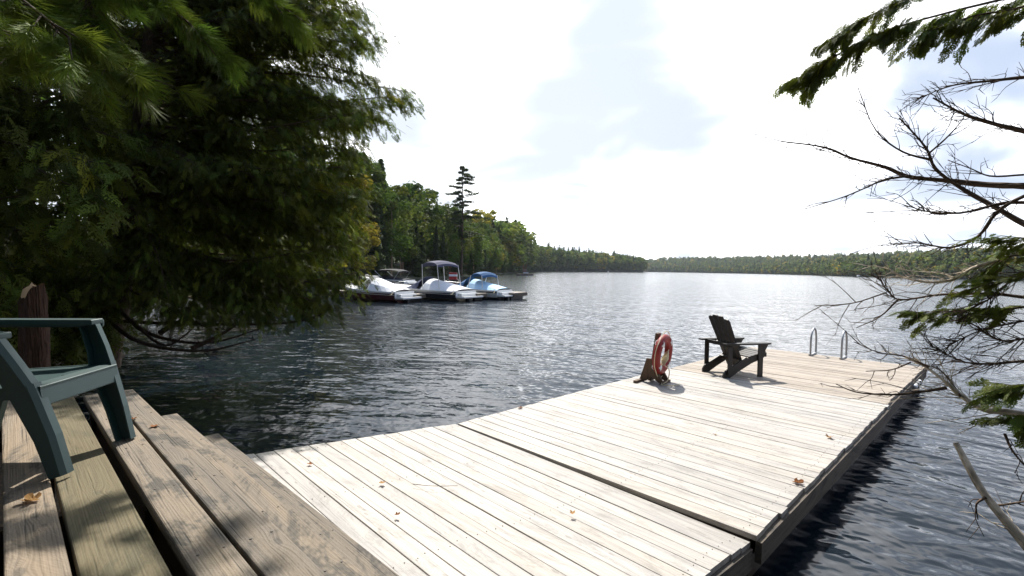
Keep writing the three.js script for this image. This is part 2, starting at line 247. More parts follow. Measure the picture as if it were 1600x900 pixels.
{
  const t = thing('wooden_steps', 'three weathered grey plank steps leading down to the ramp', 'steps', stepO, ST), R = rng(9), LEN = 7;
  const rows = [[0.066, 0.126, 0.81, 0], [0.204, 0.128, 0.81, 1], [0.335, 0.125, 0.59, 2], [0.462, 0.124, 0.59, 0], [0.600, 0.127, 0.38, 2], [0.729, 0.126, 0.38, 1]];
  rows.forEach(([x, w, h, m], i) => {
    const b = obj('tread_board', board(LEN + (i === 1 ? 0.03 : 0), w, 0.038, 300 + i, 0.007), greyMats[m], t); b.position.set(x, h, LEN / 2 + (R() - 0.5) * 0.02);
    const ns = []; for (let z = 0.12; z < LEN; z += 0.61) for (const dx of [-0.03, 0.034]) { const g = new THREE.CylinderGeometry(0.0042, 0.0042, 0.003, 7); g.translate(dx + (R() - 0.5) * 0.008, 0.0008, z - LEN / 2 + (R() - 0.5) * 0.02); ns.push(g); }
    obj('nail_heads', ns, M.nail, b).userData.kind = 'stuff';
  });
  for (const [x, h] of [[0.02, 0.81], [0.28, 0.76], [0.54, 0.55], [0.775, 0.34]]) obj('riser', [bx(0.036, x > 0.7 ? 0.3 : 0.17, LEN - 0.05, x + (x < 0.1 ? 0.03 : -0.012), h - (x > 0.7 ? 0.15 : 0.128), LEN / 2)], wetShadeMat, t);  // risers not wet: shade of the board gap put into their dark colour
  for (const z of [0.3, 1.9, 3.5, 5.1, 6.7]) obj('stringer', [bx(0.26, 0.5, 0.05, 0.14, 0.48, z), bx(0.25, 0.3, 0.05, 0.4, 0.36, z), bx(0.22, 0.3, 0.05, 0.65, 0.15, z), bx(0.09, 0.8, 0.09, 0.2, 0.0, z)], wetShadeMat, t);
  const d = thing('wooden_deck', 'old deck of wide mossy boards under the green chair', 'deck', stepO, ST);
  let x = -0.036;
  for (let i = 0; i < 12; i++) {
    const w = i === 0 ? 0.184 : i === 1 ? 0.135 : 0.14, b = obj('deck_board', board(7.6 + R() * 0.06, w, 0.038, 400 + i, 0.006), i === 0 ? mossMat : greyMats[(i + 1) % 3], d);
    b.position.set(x - w / 2, 0.797 + (R() - 0.5) * 0.004, 3.55 + (R() - 0.5) * 0.1); x -= w + 0.014;
  }
  for (const z of [0.2, 1.8, 3.4, 5.0, 6.6]) obj('joist', [bx(1.7, 0.16, 0.045, -0.9, 0.675, z), bx(0.09, 0.8, 0.09, -0.2, 0.22, z), bx(0.09, 0.8, 0.09, -1.6, 0.22, z)], wetShadeMat, d);
}

// ------------------------------------------------------------------ things on the dock
{ // Adirondack chair: local x = the way it faces
  const t = thing('adirondack_chair', 'black slatted wooden garden chair on the far dock section', 'chair', dk(8.06, -3.38), THREE.MathUtils.degToRad(15.1));
  t.scale.setScalar(0.96); const m = M.darkpaint, S = 0.27;
  const plate = (pts, th) => { const s = new THREE.Shape(pts.map(([a, b]) => new THREE.Vector2(a, b))); const g = new THREE.ExtrudeGeometry(s, { depth: th, bevelEnabled: true, bevelSize: 0.003, bevelThickness: 0.003, bevelSegments: 1 }); g.translate(0, 0, -th / 2); return g; };
  for (const s of [-1, 1]) {
    const st = plate([[-0.1, 0], [0.02, 0], [0.2, 0.11], [0.44, 0.235], [0.665, 0.315], [0.71, 0.345], [0.715, 0.40], [0.68, 0.43], [0.5, 0.355], [0.37, 0.31], [0.33, 0.335], [0.22, 0.27], [-0.06, 0.12], [-0.1, 0.06]], 0.026); st.translate(0, 0, s * S); obj('seat_rail', st, m, t);
    obj('front_leg', [bx(0.09, 0.555, 0.026, 0.60, 0.2775, s * (S + 0.03))], m, t);
    obj('rear_post', [bx(0.075, 0.50, 0.026, -0.0, 0.31, s * (S + 0.03))], m, t);
    const arm = plate([[-0.12, -0.05], [0.3, -0.055], [0.62, -0.075], [0.74, -0.06], [0.76, 0], [0.74, 0.06], [0.62, 0.075], [0.3, 0.05], [-0.12, 0.03]], 0.022); arm.rotateX(Math.PI / 2); arm.translate(0, 0.568, s * (S + 0.045)); obj('arm', arm, m, t);
    const br = plate([[0, 0], [0.1, 0], [0.02, -0.14], [0, -0.14]], 0.024); br.translate(0.645, 0.555, s * (S + 0.03)); obj('arm_bracket', br, m, t);
  }
  const tops = [0.945, 0.965, 0.955, 0.91];
  tops.forEach((h, i) => { // four fanned back slats
    const u = i - 1.5, sh = plate([[-0.039, 0], [0.039, 0], [0.049, h - (i === 0 ? 0.05 : 0.006)], [0.03, h - (i === 0 ? 0.012 : 0)], [-0.03, h - (i === 3 ? 0.012 : 0)], [-0.049, h - (i === 3 ? 0.05 : 0.006)]], 0.02);
    sh.rotateY(Math.PI / 2); const g = sh; g.applyMatrix4(new THREE.Matrix4().makeRotationX(u * 0.03)); g.translate(0, 0, u * 0.108);
    g.applyMatrix4(new THREE.Matrix4().makeRotationZ(0.42)); g.translate(0.36, 0.14, 0); obj('back_slat', g, m, t);
  });
  obj('back_rail', [bx(0.03, 0.07, 0.58, 0.165, 0.52, 0, 0, 0.42)], m, t); obj('back_rail', [bx(0.03, 0.06, 0.66, -0.01, 0.545, 0, 0, 0)], m, t); obj('back_rail', [bx(0.03, 0.06, 0.5, 0.25, 0.27, 0, 0, 0.42)], m, t);
  for (let i = 0; i < 5; i++) obj('seat_slat', [bx(0.062, 0.019, 0.58, 0.41 + i * 0.069, 0.345 + i * 0.0165 + (i > 3 ? 0.004 : 0), 0, 0, 0.23)], m, t);
  obj('seat_slat', [bx(0.02, 0.07, 0.58, 0.722, 0.37, 0)], m, t);
}
{ // ring buoy leaning on its plank stand
  const o = dk(6.80, -3.80), t = thing('buoy_stand', 'small brown plank stand holding the orange ring buoy', 'stand', o, THREE.MathUtils.degToRad(-40));
  const pl = (pts, th) => { const g = new THREE.ExtrudeGeometry(new THREE.Shape(pts.map(([a, b]) => new THREE.Vector2(a, b))), { depth: th, bevelEnabled: true, bevelSize: 0.003, bevelThickness: 0.003, bevelSegments: 1 }); g.translate(0, 0, -th / 2); const uv = g.attributes.uv; return g; };
  const post = pl([[-0.07, 0], [0.07, 0], [0.06, 0.73], [-0.06, 0.73]], 0.035); post.rotateY(Math.PI / 2); post.rotateZ(-0.13); post.translate(-0.06, 0.02, 0); obj('post', post, M.stand, t);
  for (const z of [-0.1, 0.1]) { const s = pl([[-0.2, 0.02], [-0.1, 0.02], [0.0, 0.1], [0.1, 0.02], [0.18, 0.02], [0.04, 0.24], [-0.02, 0.36], [-0.09, 0.36], [-0.14, 0.2]], 0.03); s.translate(0, 0, z); obj('side_plate', s, M.stand, t); }
  obj('foot_bar', [bx(0.05, 0.035, 0.62, -0.18, 0.0185, 0)], M.stand, t); obj('foot_bar', [bx(0.05, 0.035, 0.3, 0.16, 0.0185, 0)], M.stand, t);
  obj('peg', limb([V(0, 0.55, 0), V(0.12, 0.57, 0)], 0.014, 0.012, 7, 2), M.stand, t);
  const b = thing('ring_buoy', 'faded orange ring life buoy with grab rope on dock', 'life buoy', o.clone().add(V(0.085, 0.43, 0.07)), THREE.MathUtils.degToRad(-37));
  const ring = new THREE.TorusGeometry(0.245, 0.062, 16, 48); ring.scale(1, 1, 0.95); ring.rotateY(Math.PI / 2); ring.rotateZ(-0.1); obj('ring', ring, M.orange, b);
  for (let k = 0; k < 4; k++) { const a = k * Math.PI / 2 + 0.78, g = new THREE.TorusGeometry(0.065, 0.006, 6, 20); g.scale(1, 1, 6); g.rotateX(Math.PI / 2); g.applyMatrix4(new THREE.Matrix4().makeRotationY(Math.PI / 2)); g.translate(0, 0.245, 0); g.rotateX(a); g.rotateZ(-0.1); obj('band', g, M.white, b); }
  for (let k = 0; k < 4; k++) { const pts = []; for (let i = 0; i <= 6; i++) { const a = 0.78 + (k + i / 6) * Math.PI / 2, r = 0.318 + Math.sin(i / 6 * Math.PI) * 0.035; pts.push(V(-Math.cos(a) * r * -0.1 + 0.01, Math.cos(a) * r, Math.sin(a) * r)); } obj('grab_rope', limb(pts, 0.006, 0.006, 6, 2), M.rope, b); }
  const rp = thing('rope', 'pale rope looped over the buoy stand and trailing on planks', 'rope', o), R = rng(4), pts = [];
  for (let i = 0; i < 30; i++) { const a = i * 1.15; pts.push(V(0.12 + 0.05 * Math.cos(a) + 0.01 * R(), 0.50 - i * 0.004 - 0.08 * (1 - Math.cos(a)), 0.06 + 0.06 * Math.sin(a))); }
  pts.push(V(0.16, 0.22, 0.16), V(0.12, 0.05, 0.2), V(0.02, 0.012, 0.24), V(0.14, 0.012, 0.3), V(0.3, 0.012, 0.22));
  obj('cord', limb(pts, 0.007, 0.007, 6, 3), M.rope, rp);
}
{ // swim ladder
  const t = thing('swim_ladder', 'grey metal swim ladder with two arched rails at dock end', 'ladder', dk(11.42, -2.63), TH);
  for (const z of [-0.27, 0.27]) {
    const pts = [V(0, 0.01, z), V(0, 0.3, z), V(0.03, 0.42, z), V(0.12, 0.52, z), V(0.21, 0.55, z), V(0.31, 0.5, z), V(0.37, 0.4, z), V(0.39, 0.28, z), V(0.39, 0, z), V(0.4, -1.0, z)];
    obj('rail', limb(pts, 0.019, 0.019, 9, 5), M.steel, t); obj('base_bar', [bx(0.4, 0.03, 0.05, 0.16, 0.02, z)], M.steel, t);
  }
  for (const y of [-0.2, -0.48, -0.76]) obj('rung', [bx(0.08, 0.025, 0.54, 0.4, y, 0)], M.steel, t);
}
{ // bumper on the dock side
  const f = thing('dock_bumper', 'white bumper strip on the dock side near its far corner', 'bumper', dk(10.3, -1.068, -0.085), TH), g = new THREE.LatheGeometry([[0, -0.3], [0.02, -0.3], [0.032, -0.27], [0.032, 0.27], [0.02, 0.3], [0, 0.3]].map(([x, y]) => new THREE.Vector2(x, y)), 14); g.rotateZ(Math.PI / 2);
  obj('body', g, M.white, f); obj('strap', [bx(0.05, 0.07, 0.07, -0.12, 0, 0)], M.black, f); obj('strap', [bx(0.05, 0.07, 0.07, 0.12, 0, 0)], M.black, f);
}
// dry leaves
{
  const leafBrown = [leafMat([0.22, 0.085, 0.025], 0.15), leafMat([0.34, 0.19, 0.07], 0.15), leafMat([0.13, 0.055, 0.022], 0.1)];
  const leafGeo = (seed) => { const R = rng(seed), c = 0.6 + R() * 1.6, out = []; const N = 20, rad = (a) => (0.55 + 0.45 * Math.abs(Math.cos(a * 2.5)) ** 0.7) * (1 - 0.25 * Math.cos(a));
    const P = (a, f) => { const r = rad(a) * f, x = Math.cos(a) * r, z = Math.sin(a) * r; return [x * 0.04, 0.003 + 0.022 * c * (z * z) * (0.6 + 0.4 * R() * f) + 0.007 * x * x, z * 0.036]; };
    const rings = [0.5, 1].map((f) => Array.from({ length: N }, (_, i) => P(i / N * 2 * Math.PI, f))); const pos = [];
    for (let i = 0; i < N; i++) { const j = (i + 1) % N; pos.push(0, 0.003, 0, ...rings[0][j], ...rings[0][i], ...rings[0][i], ...rings[0][j], ...rings[1][i], ...rings[1][i], ...rings[0][j], ...rings[1][j]); }
    const g = new THREE.BufferGeometry(); g.setAttribute('position', new THREE.Float32BufferAttribute(pos, 3)); g.computeVertexNormals(); return g; };
  const ST2 = (x, z, h) => V(x, 0, z).applyAxisAngle(V(0, 1, 0), ST).add(stepO).setY(DECK + h);
  const rampH = (a) => Math.max(0, (3.262 - a) * 0.0907) + 0.004;
  const spots = [[ST2(-0.295, 1.72, 0.799), 1, 'pale curled leaf lying on deck board in front of green chair', 1.1], [ST2(0.2, 1.05, 0.812), 0, 'rust brown leaf on the top step nearest the gap', 0.8], [ST2(0.14, 0.82, 0.812), 0, 'tiny brown leaf stuck in the top step gap', 0.5],
    [dk(1.52, -3.73, rampH(1.5)), 0, 'small rust leaf on the first ramp plank seam', 0.7], [dk(1.79, -3.12, rampH(1.8)), 1, 'golden leaf on the second ramp plank seam', 0.8], [dk(1.60, -2.62, rampH(1.6)), 0, 'dark brown leaf beside the lowest step', 0.6],
    [dk(4.22, -4.13, 0.004), 2, 'dark leaf on the left edge of the floating dock', 1.1], [dk(5.84, -1.28, 0.004), 1, 'tan and dark leaf near right dock edge, farther one', 1.3], [dk(4.37, -1.17, 0.004), 0, 'orange brown leaf at right dock edge, nearer one', 1.4], [dk(2.55, -2.0, rampH(2.55)), 1, 'pale leaf near the right front of the ramp', 0.7], [dk(5.04, -2.11, 0.004), 1, 'tiny pale leaf in the middle of the floating dock', 0.5]];
  spots.forEach(([p, m, lab, s], i) => { const l = tag(obj('dry_leaf', leafGeo(50 + i), leafBrown[m]), lab, 'leaf', 'fallen leaves on the planks'); l.position.copy(p); l.rotation.y = i * 1.9; l.scale.setScalar(s * 0.82); });
  const tw = tag(obj('fallen_twig', limb([dk(1.95, -2.98, rampH(1.95) + 0.003), dk(2.04, -2.86, rampH(2) + 0.006), dk(2.2, -2.78, rampH(2.2) + 0.004)], 0.0025, 0.0015, 5, 3), barkDark), 'thin dark twig lying across the ramp planks', 'twig');
}
{ // green resin chair: local x = the way it faces, front feet at x = 0
  const t = thing('plastic_chair', 'dark green moulded plastic patio chair on the wooden deck', 'chair', V(-1.861, DECK + 0.812, -2.196), THREE.MathUtils.degToRad(7.6));
  const g = M.green, HW = 0.242;
  // a ribbon-like channel along points: outer skin and two flanges
  function channel(pts, widths, depth, outward) {                        // pts: centre line in x,y ; widths along x ; z thickness
    const out = [], th = 0.007; const n = pts.length;
    const pos = [], quad = (a, b, c, d) => pos.push(...a, ...b, ...c, ...a, ...c, ...d);
    const prof = (w) => [[-w / 2, -depth], [-w / 2, -0.018], [-w / 2 + 0.014, 0], [w / 2 - 0.014, 0], [w / 2, -0.018], [w / 2, -depth], [w / 2 - th, -depth], [w / 2 - th, -th - 0.006], [-w / 2 + th, -th - 0.006], [-w / 2 + th, -depth]];
    const rings = pts.map(([x, y, z], i) => { const a = pts[Math.max(0, i - 1)], b = pts[Math.min(n - 1, i + 1)], dx = b[0] - a[0], dy = b[1] - a[1], l = Math.hypot(dx, dy) || 1, nx = dy / l, ny = -dx / l; return prof(widths[i]).map(([u, d]) => [x + nx * u, y + ny * u, z + d * outward]); });
    for (let i = 0; i < n - 1; i++) for (let k = 0; k < 10; k++) { const j = (k + 1) % 10; quad(rings[i][k], rings[i][j], rings[i + 1][j], rings[i + 1][k]); }
    for (const rg of [rings[0], rings[n - 1]]) for (const [a, b, c, d] of [[0, 1, 8, 9], [1, 2, 3, 8], [3, 4, 7, 8], [4, 5, 6, 7]]) quad(rg[a], rg[b], rg[c], rg[d]);
    const q = new THREE.BufferGeometry(); q.setAttribute('position', new THREE.Float32BufferAttribute(pos, 3)); q.computeVertexNormals(); return q;
  }
  const rb = (w, h, d, x, y, z, rz = 0) => { const s = new THREE.Shape(), r = Math.min(w, h) * 0.3; s.moveTo(-w / 2 + r, -h / 2); s.lineTo(w / 2 - r, -h / 2); s.quadraticCurveTo(w / 2, -h / 2, w / 2, -h / 2 + r); s.lineTo(w / 2, h / 2 - r); s.quadraticCurveTo(w / 2, h / 2, w / 2 - r, h / 2); s.lineTo(-w / 2 + r, h / 2); s.quadraticCurveTo(-w / 2, h / 2, -w / 2, h / 2 - r); s.lineTo(-w / 2, -h / 2 + r); s.quadraticCurveTo(-w / 2, -h / 2, -w / 2 + r, -h / 2); const e = new THREE.ExtrudeGeometry(s, { depth: d, bevelEnabled: false, curveSegments: 4 }); e.translate(0, 0, -d / 2); e.rotateZ(rz); e.translate(x, y, z); return e; };
  for (const s of [-1, 1]) {
    // front leg rising into the arm post, leaning back as it climbs
    obj('front_leg', channel([[0.0, 0, s * HW], [-0.042, 0.16, s * (HW + 0.006)], [-0.095, 0.31, s * (HW + 0.016)], [-0.115, 0.37, s * (HW + 0.022)]], [0.072, 0.084, 0.1, 0.105], 0.055, s), g, t);
    obj('arm_post', channel([[-0.115, 0.36, s * (HW + 0.022)], [-0.145, 0.45, s * (HW + 0.04)], [-0.185, 0.54, s * (HW + 0.056)], [-0.2, 0.568, s * (HW + 0.06)]], [0.105, 0.088, 0.078, 0.076], 0.05, s), g, t);
    const arm = [rb(0.52, 0.026, 0.08, -0.415, 0.577, s * (HW + 0.022)), rb(0.52, 0.04, 0.012, -0.415, 0.565, s * (HW + 0.064))]; obj('arm', arm, g, t);
    obj('rear_leg', channel([[-0.60, 0, s * (HW - 0.02)], [-0.555, 0.2, s * (HW - 0.015)], [-0.52, 0.36, s * (HW - 0.01)]], [0.07, 0.08, 0.1], 0.05, s), g, t);
    obj('side_rail', [rb(0.44, 0.05, 0.014, -0.31, 0.335, s * (HW - 0.004), 0.06)], g, t);
    obj('back_stile', channel([[-0.5, 0.34, s * (HW - 0.02)], [-0.58, 0.58, s * (HW - 0.02)], [-0.68, 0.9, s * (HW - 0.05)]], [0.07, 0.06, 0.05], 0.03, s), g, t);
  }
  obj('apron', [rb(0.018, 0.078, 2 * HW - 0.02, -0.056, 0.325, 0, 0.15), rb(0.05, 0.016, 2 * HW - 0.02, -0.076, 0.365, 0, -0.12)], g, t);
  obj('seat_pan', [rb(0.37, 0.012, 2 * HW - 0.02, -0.30, 0.352, 0, 0.06), bx(0.03, 0.009, 0.03, -0.112, 0.366, 0, 0, 0.06), bx(0.03, 0.009, 0.03, -0.112, 0.366, 0.215, 0, 0.06), bx(0.03, 0.009, 0.03, -0.112, 0.366, -0.215, 0, 0.06)], g, t);
  for (let i = 0; i < 6; i++) obj('back_slat', [rb(0.012, 0.58, 0.045, -0.6, 0.63, -0.175 + i * 0.07, 0.3)], g, t);
  obj('top_rail', [rb(0.03, 0.07, 0.42, -0.69, 0.92, 0, 0.3)], g, t);
}

// ------------------------------------------------------------------ foliage pieces
const quadTri = (pos, a, b, c, d) => pos.push(...a, ...b, ...c, ...a, ...c, ...d);
function geoFrom(pos, col) { const g = new THREE.BufferGeometry(); g.setAttribute('position', new THREE.Float32BufferAttribute(pos, 3)); if (col) g.setAttribute('color', new THREE.Float32BufferAttribute(col, 3)); g.computeVertexNormals(); return g; }
function sprayGeo(seed, side = 9, seg = 3, slim = 1) {                            // a flat cedar spray, 1 long, along +x, drooping a little
  const R = rng(seed), pos = [], diamond = (x, z, y, a, l, w) => { const c = Math.cos(a), s = Math.sin(a), P = (u, v, h) => [x + c * u - s * v, y + h, z + s * u + c * v]; quadTri(pos, P(0, 0, 0), P(l * 0.55, w, 0.01 * l), P(l, 0, -0.06 * l), P(l * 0.55, -w, 0.01 * l)); };
  for (let i = 0; i < side * 2; i++) {
    const t = 0.06 + 0.9 * i / (side * 2), s = i % 2 ? 1 : -1, L = (0.42 - 0.26 * t) * (0.8 + R() * 0.4) * slim, a = s * (0.75 + (R() - 0.5) * 0.3) * (1 - 0.35 * t), y0 = -0.16 * t * t + (R() - 0.5) * 0.02;
    for (let k = 0; k < seg; k++) { const u = k / seg * L; diamond(t + Math.cos(a) * u, Math.sin(a) * u, y0 - 0.2 * u * u / L, a + (k % 2 ? 0.45 : -0.35) * (R() * 0.8 + 0.3), L / seg * 1.7, 0.032 + R() * 0.014); }
  }
  for (let k = 0; k < 5; k++) diamond(k * 0.19, 0, -0.16 * (k * 0.19) ** 2, (R() - 0.5) * 0.3, 0.26, 0.032);
  return geoFrom(pos);
}
function tuftGeo(seed, n = 70) {                                        // long soft pine needles round a shoot, 1 unit = shoot length
  const R = rng(seed), pos = [];
  for (let i = 0; i < n; i++) {
    const t = R(), a = R() * 6.283, sp = 0.35 + R() * 0.45, d = V(Math.cos(sp), Math.sin(sp) * Math.cos(a), Math.sin(sp) * Math.sin(a)), l = 0.75 + R() * 0.35, p = V(t * 0.9, 0, 0), e = p.clone().addScaledVector(d, l); e.y -= 0.12 * l;
    const m = p.clone().lerp(e, 0.5); m.y += 0.03; const s = d.clone().cross(V(R() - 0.5, R() - 0.5, R() - 0.5)).normalize().multiplyScalar(0.0095);
    const A = p.toArray(), B = m.clone().add(s).toArray(), C = e.toArray(), D2 = m.clone().sub(s).toArray(); quadTri(pos, A, B, C, D2);
  }
  return geoFrom(pos);
}
const mtx = new THREE.Matrix4();
function place(list, p, dir, size, roll, tint) {                        // one spray: x along dir, flat side roughly up
  const x = dir.clone().normalize(), up = V(Math.sin(roll) * 0.9, 1, Math.cos(roll * 1.7) * 0.9).normalize(), z = x.clone().cross(up).normalize(), y = z.clone().cross(x);
  list.push({ m: new THREE.Matrix4().makeBasis(x.multiplyScalar(size), y.multiplyScalar(size), z.multiplyScalar(size)).setPosition(p), c: tint });
}
function foliage(parent, name, geos, list, mat) {
  geos.forEach((g, k) => {
    const part = list.filter((_, i) => i % geos.length === k), im = new THREE.InstancedMesh(g, mat, part.length); im.name = name; im.castShadow = im.receiveShadow = true;
    part.forEach((q, i) => { im.setMatrixAt(i, q.m); im.setColorAt(i, q.c); }); im.userData.kind = 'stuff'; parent.add(im);
  });
}
const tint = (R, warm = 0.12) => { const b = 0.65 + R() * 0.7, w = R() < warm ? 1 : 0; return new THREE.Color().setRGB(b * (1 + 0.6 * w + (R() - 0.5) * 0.3), b * (1 + 0.3 * w), b * (1 - 0.1 * w)); };
const sprays = [sprayGeo(1, 6, 2, 0.85), sprayGeo(2, 6, 2, 0.85), sprayGeo(3, 6, 2, 0.85)], cedarMat = leafMat([0.13, 0.165, 0.022], 0.5);

function cedarLimbs(R, tips, attach, list, woods, o = {}) {
  for (const tip of tips) {
    const a = attach(tip), v = tip.clone().sub(a), L = v.length(), sag = L * (0.04 + R() * 0.08);
    const mid = a.clone().lerp(tip, 0.5).add(V((R() - 0.5) * 0.3, sag * (R() < 0.5 ? 1 : -1), (R() - 0.5) * 0.3)), cv = new THREE.CatmullRomCurve3([a, mid, tip]);
    woods.push(limb([a, mid, tip], 0.012 + L * 0.007, 0.004, 5, 4));
    const K = Math.round((o.dens || 5) * L * 1.0 * (1 - (o.bare || 0.3)));
    for (let k = 0; k < K; k++) {
      const t = (o.bare || 0.3) + (1 - (o.bare || 0.3)) * Math.pow((k + R()) / K, 0.8), p = cv.getPoint(Math.min(1, t)), tg = cv.getTangent(Math.min(1, t)), ang = (R() < 0.5 ? 1 : -1) * (0.5 + R() * 0.9) * (1 - t * 0.4), tw = tg.clone().applyAxisAngle(V(0, 1, 0), ang); tw.y = tw.y * 0.4 - 0.1 - R() * 0.35; tw.normalize();
      const len = (0.25 + R() * 0.55) * (1.15 - 0.5 * t), n = 5 + Math.floor(R() * 5), c = tint(R, o.warm ?? 0.1), e = p.clone().addScaledVector(tw, len);
      if (R() < 0.5) woods.push(limb([p, p.clone().lerp(e, 0.5).add(V(0, 0.02, 0)), e], 0.006, 0.002, 4, 2));
      for (let i = 0; i < n; i++) {
        const q = p.clone().lerp(e, (i + 0.5) / n).add(V((R() - 0.5) * 0.16, (R() - 0.5) * 0.26, (R() - 0.5) * 0.16)), d = tw.clone().applyAxisAngle(V(0, 1, 0), (R() - 0.5) * 2.2); d.y += 0.2 - R() * 1.7;
        const cc = c.clone().multiplyScalar(0.6 + R() * R() * 1.5); place(list, q, d, (o.size || 0.26) * (0.7 + R() * 0.6), R() * 6.28, cc);
      }
    }
  }
}
// the big cedar whose boughs hang over the water on the left
{
  const R = rng(101), base = spot(165, 520, 8.6).setY(0.25), top = V(base.x + 1.7, 12.5, base.z + 0.4), trunk = [base, V(base.x + 0.25, 1.4, base.z), V(base.x + 0.7, 3.6, base.z + 0.2), V(base.x + 1.2, 7, base.z + 0.3), top];
  const t = thing('cedar_tree', 'large dark cedar leaning over the water with boughs hanging low', 'tree', base), off = base.clone().negate();
  const tc = new THREE.CatmullRomCurve3(trunk), list = [], woods = [];
  const edge = [[-220, 500], [-60, 530], [0, 540], [60, 582], [110, 575], [190, 585], [250, 560], [300, 566], [350, 568], [400, 548], [440, 538], [470, 520], [492, 490]];
  const xr = (y) => { for (let i = 1; i < edge.length; i++) if (y < edge[i][0]) { const [y0, x0] = edge[i - 1], [y1, x1] = edge[i]; return x0 + (x1 - x0) * (y - y0) / (y1 - y0); } return 480; };
  const tips = [spot(636, 143, 8.2), spot(622, 150, 8.3), spot(590, 62, 8.4), spot(560, 8, 8.6), spot(600, 190, 8.3), spot(562, 425, 8.2), spot(545, 458, 8.0), spot(515, 484, 7.9), spot(470, 490, 7.7), spot(432, 497, 7.5), spot(300, 488, 7.2), spot(265, 470, 7.0), spot(345, 494, 7.4), spot(390, 490, 7.6)];
  for (let i = 0; i < 240; i++) { const y = -150 + R() * 635, e = xr(y), x = e - Math.pow(R(), 1.25) * 430, d = 6.9 + R() * 3.4; tips.push(spot(Math.max(x, 150), Math.min(y, x < 250 ? 455 : 488), d)); }
  const attach = (tip) => { const h = Math.max(0.9, Math.min(11.8, tip.y * 0.85 + 0.9 + (R() - 0.5))); let u = 0; while (u < 1 && tc.getPoint(u).y < h) u += 0.01; return tc.getPoint(Math.min(1, u)); };
  cedarLimbs(R, tips, attach, list, woods, { dens: 14, bare: 0.2, warm: 0.05, size: 0.15 });
  // bare lower boughs that dip to the water
  const low = [[[175, 470, 8.4], [230, 520, 7.9], [330, 535, 7.6], [430, 505, 7.6]], [[160, 490, 8.5], [220, 535, 7.6], [320, 548, 7.3], [400, 530, 7.2]], [[180, 480, 8.4], [205, 500, 8.0], [260, 540, 7.6], [300, 515, 7.5]], [[250, 520, 7.8], [290, 500, 7.7], [340, 520, 7.6]], [[300, 545, 7.4], [350, 520, 7.5], [380, 500, 7.6]], [[170, 500, 8.5], [260, 505, 8.2], [480, 500, 7.9], [520, 480, 7.9]]];
  for (const l of low) { const p = l.map((q) => spot(...q)); woods.push(limb(p, 0.045, 0.008, 6, 5)); for (let i = 0; i < 12; i++) { const c = new THREE.CatmullRomCurve3(p), q = c.getPoint(0.3 + 0.7 * R()), e = q.clone().add(V((R() - 0.5) * 0.5, (R() - 0.3) * 0.5, (R() - 0.5) * 0.4)); woods.push(limb([q, q.clone().lerp(e, 0.5).add(V(0, 0.04, 0)), e], 0.007, 0.002, 4, 2)); } }
  woods.push(limb([spot(545, 62, 8.5), spot(565, 56, 8.5), spot(580, 48, 8.5)], 0.01, 0.003, 4, 2), limb([spot(570, 53, 8.5), spot(580, 60, 8.5)], 0.005, 0.002, 4, 2));
  for (const q of list) q.m.premultiply(mtx.makeTranslation(off.x, off.y, off.z));
  const sh = (g) => g.translate(off.x, off.y, off.z);
  obj('trunk', sh(limb(trunk, 0.21, 0.05, 12, 8, 0.16, 4)), barkDark, t); obj('branches', sh(merge(woods)), barkDark, t); foliage(t, 'foliage', sprays, list, cedarMat);
}
// cedars and undergrowth farther along the left bank
for (const [px, d, h, lab, seed, x0, x1, d0, d1, n] of [
  [40, 12.5, 13, 'dark cedar standing behind the leaning one on left bank', 131, -260, 420, 10.5, 15, 170],
  [-260, 7.5, 12, 'cedar at the far left edge beside the deck', 137, -420, 190, 5.6, 9.4, 190],
  [330, 19, 15, 'tall cedar on the bank farther left beyond the leaning cedar', 141, 60, 520, 17, 22, 90]]) {
  const R = rng(seed), base = spot(px, 500, d).setY(0.3), top = V(base.x + 0.3, h, base.z), t = thing('cedar_tree', lab, 'tree', base, 0, 'cedars on the left bank'), list = [], woods = [], off = base.clone().negate(), tips = [];
  const sc = d > 15 ? 2 : 1;
  for (let i = 0; i < n; i++) { const y = -260 + R() * 720, x = x0 + R() * (x1 - x0), q = spot(x, y, d0 + R() * (d1 - d0)); if (q.y > 0.5) tips.push(q); }
  cedarLimbs(R, tips, (tip) => V(base.x + (tip.y / h) * 0.3, Math.max(0.8, Math.min(h * 0.96, tip.y * 0.9 + 0.5)), base.z), list, woods, { dens: 5.5, bare: 0.25, warm: 0.06, size: 0.27 * sc });
  for (const q of list) q.m.premultiply(mtx.makeTranslation(off.x, off.y, off.z));
  obj('trunk', limb([base, base.clone().lerp(top, 0.5).add(V(0.1, 0, 0.1)), top], 0.26, 0.04, 10, 6, 0.1, seed).translate(off.x, off.y, off.z), barkDark, t); obj('branches', merge(woods).translate(off.x, off.y, off.z), barkDark, t); foliage(t, 'foliage', sprays, list, cedarMat);
}
